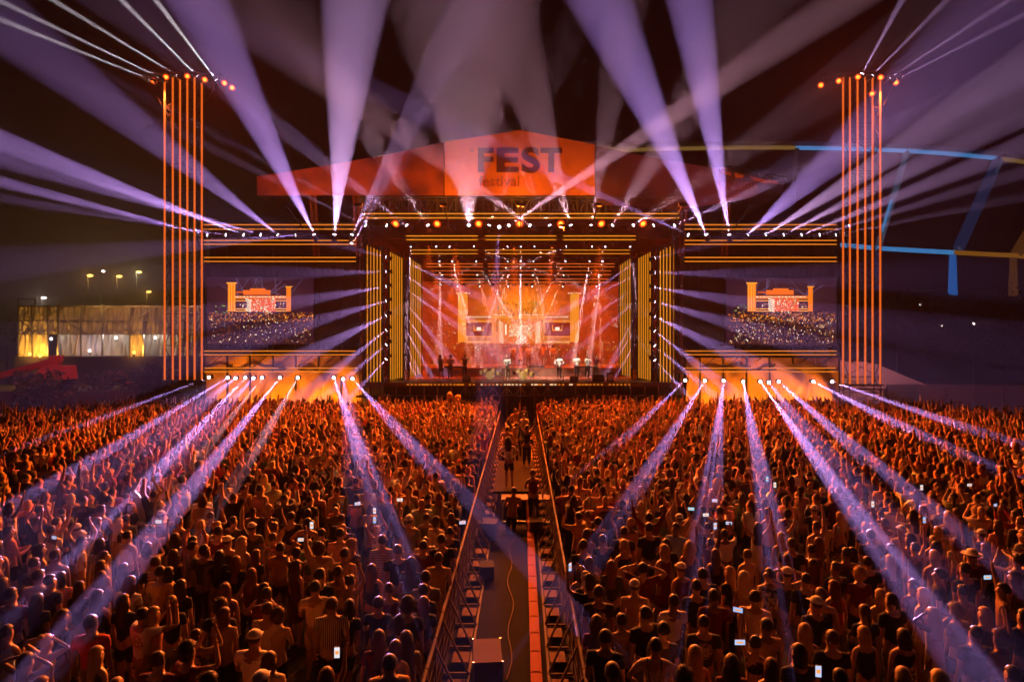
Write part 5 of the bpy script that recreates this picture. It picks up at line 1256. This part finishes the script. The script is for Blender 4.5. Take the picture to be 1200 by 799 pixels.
# street lamps
for i, (x, y, Y, c, m) in enumerate(((103, 323, 110, (1, .5, .1), M_BULB_Y), (118.5, 318, 120, (.9, .85, .9), M_BULB_W), (137, 324, 110, (1, .5, .1), M_BULB_Y), (160, 319, 112, (1, .8, .4), M_BULB_Y), (172, 342, 130, (1, .5, .1), M_BULB_Y), (49, 349, 120, (1, .8, .6), M_BULB_W))):
    q = P(x, y, Y); r = empty('street_lamp', (q.x, q.y, 0), ulabel('distant street lamp, %s' % ['leftmost of the tall orange pair', 'small white one between the orange pair', 'right one of the orange pair', 'pale yellow one', 'lowest orange one nearest the tower', 'white one over the scaffold building corner'][i]), 'street lamp', 'street lamps')
    mb = MB(); mb.tube((0, 0, 0), (0, 0, q.z), .12, 8, .07); mb.bar((0, 0, q.z), (.7, 0, q.z+.1), .07); mb.obj('pole', M_DARK, r)
    MB().ball((.5, -.2, q.z), (.5 if i != 1 else .3, .3, .22), 10, 6).obj('lamp_head', m, r)
    if i != 1: pt(q+Vector((.5, -.8, -.3)), 900, c, .3, 4.0)
# crane, hut and clutter behind the left crowd
r = empty('boom_lift', (P(62, 0, 56).x, 56, 0), ulabel('orange boom lift parked behind the crowd at far left'), 'boom lift')
def locr(o): o.location = -r.location; return o
M_LIFT = mat('orange_machine_paint', (.6, .12, .03), .45, noise=(2, .3, None))
mb = MB(); mb.bar(P(-30, 449, 56), P(70, 421, 56), .55, .5); locr(mb.obj('boom', M_LIFT, r)); mb = MB(); mb.bar(P(64, 417, 56), P(66, 428, 56), .6); mb.bar(P(60, 420, 56), P(72, 420, 56), .5); locr(mb.obj('boom_head', M_LIFT, r))
mb = MB(); q = P(66, 444, 55.5); w = 2.4
mb.add([(q.x-1.3, 54.6, q.z), (q.x+1.2, 54.6, q.z), (q.x+1.2, 56.4, q.z), (q.x-1.3, 56.4, q.z), (q.x-.8, 54.8, q.z+1.05), (q.x+1.15, 54.8, q.z+1.1), (q.x+1.15, 56.2, q.z+1.1), (q.x-.8, 56.2, q.z+1.05)], [(3, 2, 1, 0), (4, 5, 6, 7), (0, 1, 5, 4), (1, 2, 6, 5), (2, 3, 7, 6), (3, 0, 4, 7)])
locr(mb.obj('engine_cover', M_LIFT, r)); mb = MB(); mb.box((q.x, 55.5, q.z/2), (2.2, 2, q.z-.05)); locr(mb.obj('chassis', M_DARK, r))
for sx in (-1, 1):
    mb = MB(); mb.tube((q.x+sx*1.1, 54.3, .5), (q.x+sx*1.1, 54.7, .5), .5, 16); locr(mb.obj('wheel', M_BLACK, r))
rr = random.Random(5)
def tree(x, Y, h, wd, lab, m, trunk=True, n=900, grp='trees around the field'):
    r = empty('tree', (x, Y, 0), ulabel(lab), 'tree', grp)
    mb = MB(); mb.tube((0, 0, 0), (.1, 0, h*.55), .18, 8, .1)
    for k in range(5):
        a = rr.uniform(0, 6.3); mb.tube((.08, 0, h*(.3+.05*k)), (wd*.35*math.cos(a), wd*.35*math.sin(a), h*rr.uniform(.6, .85)), .07, 6, .03)
    mb.obj('trunk', mat('bark', (.05, .035, .025), .9), r)
    mb = MB(); cl = [(rr.uniform(-.4, .4)*wd, rr.uniform(-.3, .3)*wd, h*rr.uniform(.35, .92), rr.uniform(.12, .26)*wd) for _ in range(13)]
    for k in range(n):
        cx, cy, cz, cr = rr.choice(cl); d = Vector((rr.gauss(0, 1), rr.gauss(0, 1), rr.gauss(0, .8))).normalized()*cr*rr.uniform(.5, 1.1); p = Vector((cx, cy, cz))+d
        s = rr.uniform(.1, .24); u = Vector((rr.uniform(-1, 1), rr.uniform(-1, 1), rr.uniform(-1, 1))).normalized()*s; w = u.cross(Vector((rr.uniform(-1, 1), rr.uniform(-1, 1), rr.uniform(-1, 1)))).normalized()*s*.6
        mb.add([p-u, p+w, p+u, p-w], [(0, 1, 2, 3)])
    mb.obj('crown', m, r)
M_LEAF = mat('leaves', (.06, .075, .03), .7, noise=(1, .6, (.03, .05, .02)))
tree(P(41, 0, 50).x, 50, 3.4, 4.0, 'low round tree lit orange behind the left crowd', M_LEAF)
tree(P(188, 0, 53).x, 53, 3.6, 4.6, 'low spreading tree lit orange beside the left tower', M_LEAF)
tree(P(8, 0, 95).x, 95, 8, 9, 'dark tree left of the scaffold building', M_LEAF)
tree(P(130, 0, 54).x, 54, 3.0, 5.0, 'dark bush behind the left crowd between boom lift and tower', M_LEAF)
mb = MB(); q0, q1 = P(150, 449, 54), P(172, 458, 54); mb.box(((q0.x+q1.x)/2, 54.5, q0.z/2), (q1.x-q0.x, 1, q0.z)); mb.box(((q0.x+q1.x)/2, 54.5, q0.z+.05), (q1.x-q0.x+.2, 1.2, .1))
mb.obj('counter', mat('orange_counter', (.55, .2, .06), .6), None, label=ulabel('small orange lit counter behind the crowd near the left tower'), cat='counter')
# right side: marquee, container, fence, dark bank, trees
r = empty('marquee', (P(1040, 0, 60).x, 60, 0), ulabel('pinkish marquee with sloping roof just right of the right tower'), 'marquee')
def locm(o): o.location = -r.location; return o
M_MQ = mat('marquee_cloth', (.5, .36, .36), .8, noise=(.6, .3, None))
mb = MB(); q = [P(960, 420, 60), P(1010, 424, 60), P(1080, 453, 60), P(960, 453, 60)]
mb.add([(p.x, 58, p.z) for p in (q[3], q[2], q[1], q[0])]+[(p.x, 66, p.z) for p in (q[3], q[2], q[1], q[0])], [(0, 1, 2, 3), (7, 6, 5, 4), (1, 5, 6, 2), (2, 6, 7, 3)]); locm(mb.obj('roof', M_MQ, r))
mb = MB(); a, b = P(962, 455, 60), P(1074, 478, 60); mb.box(((a.x+b.x)/2, 62, a.z/2), (b.x-a.x, 7.6, a.z)); locm(mb.obj('wall', M_MQ, r))
mb = MB()
for x in (1036, 1074): mb.bar(P(x, 454, 58.1), P(x, 485, 58.1), .15)
locm(mb.obj('post', M_STEEL, r))
pt(P(1050, 440, 52), 1100, (1, .35, .4), .5, .1)
r = empty('container', (P(1111, 0, 62).x, 62, 0), ulabel('dark site container with lit door frame right of the marquee'), 'container')
def locc(o): o.location = -r.location; return o
a, b = P(1090, 452, 62), P(1140, 480, 62); locc(MB().box(((a.x+b.x)/2, 63.5, a.z/2), (b.x-a.x, 2.8, a.z)).obj('box_body', mat('brown_container', (.06, .035, .03), .6), r))
mb = MB(); a, b = P(1102, 456, 62), P(1121, 478, 62)
for s in ((a.x, a.z, a.x, 0), (b.x, a.z, b.x, 0), (a.x, a.z, b.x, a.z)): mb.bar((s[0], 62, s[1]), (s[2], 62, s[3]), .14)
f_ = locc(mb.obj('door_frame', mat('orange_door_frame', (.5, .2, .08), .5, emit=None), r))
pt(P(1111, 450, 59), 60, (1, .4, .1), .2, .3)
for i, (x, y) in enumerate(((1103, 381), (1141, 379.5), (1158, 379.5), (1078.5, 356.5), (1121, 449), (1134, 449.5), (1107, 460), (1115, 459))):
    q = P(x, y, 61.6 if i > 5 else 90); o = MB().ball((0, 0, 0), .17 if i < 6 else .12, 8, 6).obj('small_lamp', M_BULB_W if i != 7 else M_BULB_Y, None, label=ulabel('tiny distant light on the dark bank at right, %s' % ['over the container', 'left of the far right pair', 'right of the far right pair', 'below the blue pillar left side', 'low left of the close pair', 'low right of the close pair', 'white one inside the container door', 'orange one inside the container door'][i]), cat='lamp', group='tiny lamps at right'); o.location = q
mb = MB()
for i in range(12): x = P(1040, 0, 57).x+i*2.4; mb.bar((x, 57, 0), (x, 57, 1.9), .07)
x0 = P(1040, 0, 57).x; mb.box((x0+13.2, 57.05, .95), (26.4, .03, 1.7)); mb.bar((x0, 57, 1.85), (x0+26.4, 57, 1.85), .06)
mb.obj('site_fence', mat('fence_scrim', (.07, .05, .05), .9, noise=(1, .5, None)), None, label=ulabel('dark screened fence behind the crowd at far right'), cat='fence')
mb = MB(); x0 = P(0, 0, 52).x-12; mb.box((x0+13, 52.05, .9), (26, .03, 1.6))
for i in range(11): mb.bar((x0+i*2.6, 52, 0), (x0+i*2.6, 52, 1.85), .07)
mb.obj('site_fence', mat('fence_scrim', (.07, .05, .05), .9), None, label=ulabel('dark screened fence behind the crowd at far left'), cat='fence')
# dark bank of the stadium behind
mb = MB(); nx, ny = 70, 14; vs = []
for j in range(ny+1):
    for i in range(nx+1):
        x = -170+340*i/nx; y = 88+j*9; t = j/ny
        h = (7+9*max(0, min(1, (x-5)/50)))*min(1, (t*2.2))**.8+rr.uniform(-.3, .3)
        if x < 0: h = (3+3*math.sin(x*.05)**2)*min(1, t*1.6)
        vs.append((x, y+ (6 if x < 0 else 0), h-.2))
mb.add(vs, [(j*(nx+1)+i, j*(nx+1)+i+1, (j+1)*(nx+1)+i+1, (j+1)*(nx+1)+i) for j in range(ny) for i in range(nx)], 0, True)
mb.obj('terrain', mat('dark_grass_bank', (.03, .035, .018), .95, noise=(.3, .7, (.02, .018, .012))), kind='structure')
for i, (x, Y, h, w) in enumerate(((1050, 86, 12, 9), (1085, 82, 10, 10), (1140, 80, 9, 11), (1180, 84, 11, 11), (1215, 80, 10, 10))):
    tree(P(x, 0, Y).x, Y, h, w, 'dark tree on the bank at right, %s from the right tower' % nth(i), M_LEAF, n=1400)
# stadium roof ring
root4 = empty('stadium_roof', (P(1000, 0, 150).x, 150, 0), ulabel('sweeping stadium roof ring lit in blue and amber sections behind the right tower'), 'stadium roof')
def loc4(o): o.location = -root4.location; return o
M_RING = mat('pale_steel_ring', (.3, .28, .3), .6)
def lit(name, c, s): return mat(name, c, emit=c, estr=s)  # self-glow painted in for coloured lamplight falling on the steel
B1 = lit('blue_painted_light_girder', (.08, .40, .95), 1.0); B2 = lit('deep_blue_painted_light_pillar', (.02, .2, .75), .8); Y1 = lit('amber_painted_light_girder', (.75, .42, .10), .42); Y2 = lit('amber_painted_light_girder_dim', (.7, .26, .02), .55); BR = lit('brown_painted_light_pillar', (.28, .09, .02), .45); B3 = lit('grey_blue_painted_light_strut', (.14, .2, .35), .5); DB = lit('dark_blue_painted_light_strut', (.02, .06, .2), .45)
up = [(640, 178, 152), (700, 173.5, 152), (728, 176, 151), (793, 174.5, 150), (860, 173.5, 150), (932, 173.5, 150), (1062, 177, 148), (1170, 186, 146), (1235, 196, 145)]
ms = [Y1, Y1, Y1, Y1, Y1, B1, B1, Y1]
def smooth(pl, mm, n=4):
    out = []; om = []
    for i in range(len(pl)-1):
        p0, p1, p2, p3 = pl[max(i-1, 0)], pl[i], pl[i+1], pl[min(i+2, len(pl)-1)]
        for k in range(n):
            t = k/n; out.append(tuple(.5*(2*b+(c-a)*t+(2*a-5*b+4*c-d)*t*t+(-a+3*b-3*c+d)*t**3) for a, b, c, d in zip(p0, p1, p2, p3))); om.append(mm[i])
    return out+[pl[-1]], om
upc, msc = smooth(up, ms)
mb = MB()
for (a, b) in zip(upc, upc[1:]): 
    p, q = P(a[0], a[1]-4.2, a[2]+1.5), P(b[0], b[1]-4.2, b[2]+1.5); mb.bar(p, q, 1.3, 1.1)
loc4(mb.obj('upper_ring', M_RING, root4))
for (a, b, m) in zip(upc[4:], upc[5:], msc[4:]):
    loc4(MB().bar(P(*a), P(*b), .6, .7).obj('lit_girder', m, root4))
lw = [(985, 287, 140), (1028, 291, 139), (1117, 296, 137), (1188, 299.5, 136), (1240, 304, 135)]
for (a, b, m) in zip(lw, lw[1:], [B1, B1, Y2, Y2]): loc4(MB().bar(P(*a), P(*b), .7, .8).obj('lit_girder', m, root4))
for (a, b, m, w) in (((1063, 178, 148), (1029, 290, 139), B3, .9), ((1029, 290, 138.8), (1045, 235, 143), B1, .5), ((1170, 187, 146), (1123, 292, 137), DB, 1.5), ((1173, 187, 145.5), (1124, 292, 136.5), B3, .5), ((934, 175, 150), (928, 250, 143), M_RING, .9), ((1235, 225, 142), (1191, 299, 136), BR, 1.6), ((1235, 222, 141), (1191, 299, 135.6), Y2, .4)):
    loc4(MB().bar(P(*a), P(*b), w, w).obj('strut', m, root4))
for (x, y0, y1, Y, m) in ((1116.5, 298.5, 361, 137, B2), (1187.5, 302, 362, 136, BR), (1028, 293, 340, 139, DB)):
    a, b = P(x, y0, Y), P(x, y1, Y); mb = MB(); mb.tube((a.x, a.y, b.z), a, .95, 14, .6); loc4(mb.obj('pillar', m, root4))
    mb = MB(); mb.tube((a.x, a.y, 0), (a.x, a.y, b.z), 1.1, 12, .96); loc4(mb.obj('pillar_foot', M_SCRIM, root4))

# ------------------------------------------------------------------ air
hz = MB(); hz.box((0, 72, 20.5), (300, 190, 43)); o = hz.obj('haze', None or bpy.data.materials.new('haze_air'), kind='stuff')
m = o.data.materials[0]; m.use_nodes = True; nt = m.node_tree; nt.nodes.clear()
ou = nt.nodes.new('ShaderNodeOutputMaterial'); v = nt.nodes.new('ShaderNodeVolumePrincipled')
v.inputs['Color'].default_value = (.93, .93, .93, 1); v.inputs['Density'].default_value = .006; v.inputs['Anisotropy'].default_value = .25
nt.links.new(v.outputs[0], ou.inputs['Volume'])

# light linking: washes light surfaces, beams the air
lc = bpy.data.collections.new('lit_surfaces'); le = bpy.data.collections.new('unlit_by_beams')
for o in list(COL.objects):
    if o.type == 'MESH' and not o.name.startswith('haze'): lc.objects.link(o); le.objects.link(o)
for c in le.collection_objects: c.light_linking.link_state = 'EXCLUDE'
for o in SURF: o.light_linking.receiver_collection = lc
for o in AIR: o.light_linking.receiver_collection = le
# ------------------------------------------------------------------ night sky, camera, render settings
w = bpy.data.worlds.new('World'); sc.world = w; w.use_nodes = True
bg = w.node_tree.nodes['Background']; bg.inputs['Color'].default_value = (.6, .2, .5, 1); bg.inputs['Strength'].default_value = .0025
cam = bpy.data.cameras.new('camera'); co = bpy.data.objects.new('camera', cam); COL.objects.link(co); sc.camera = co
co.location = (0, 0, CZ); co.rotation_euler = (math.pi/2, 0, 0); cam.sensor_width = 36; cam.lens = 24.0; cam.clip_end = 2000; cam.clip_start = .1
cam.shift_x = -(CX-600)/1200; cam.shift_y = -(399.5-HY)/1200
sc.view_settings.view_transform = 'Standard'; sc.view_settings.look = 'None'; sc.view_settings.exposure = 0; sc.view_settings.gamma = 1
cy = sc.cycles; cy.use_denoising = True; cy.max_bounces = 5; cy.diffuse_bounces = 1; cy.glossy_bounces = 2; cy.volume_bounces = 0; cy.transparent_max_bounces = 6
cy.use_light_tree = True; cy.sample_clamp_indirect = 3; cy.caustics_reflective = False; cy.caustics_refractive = False
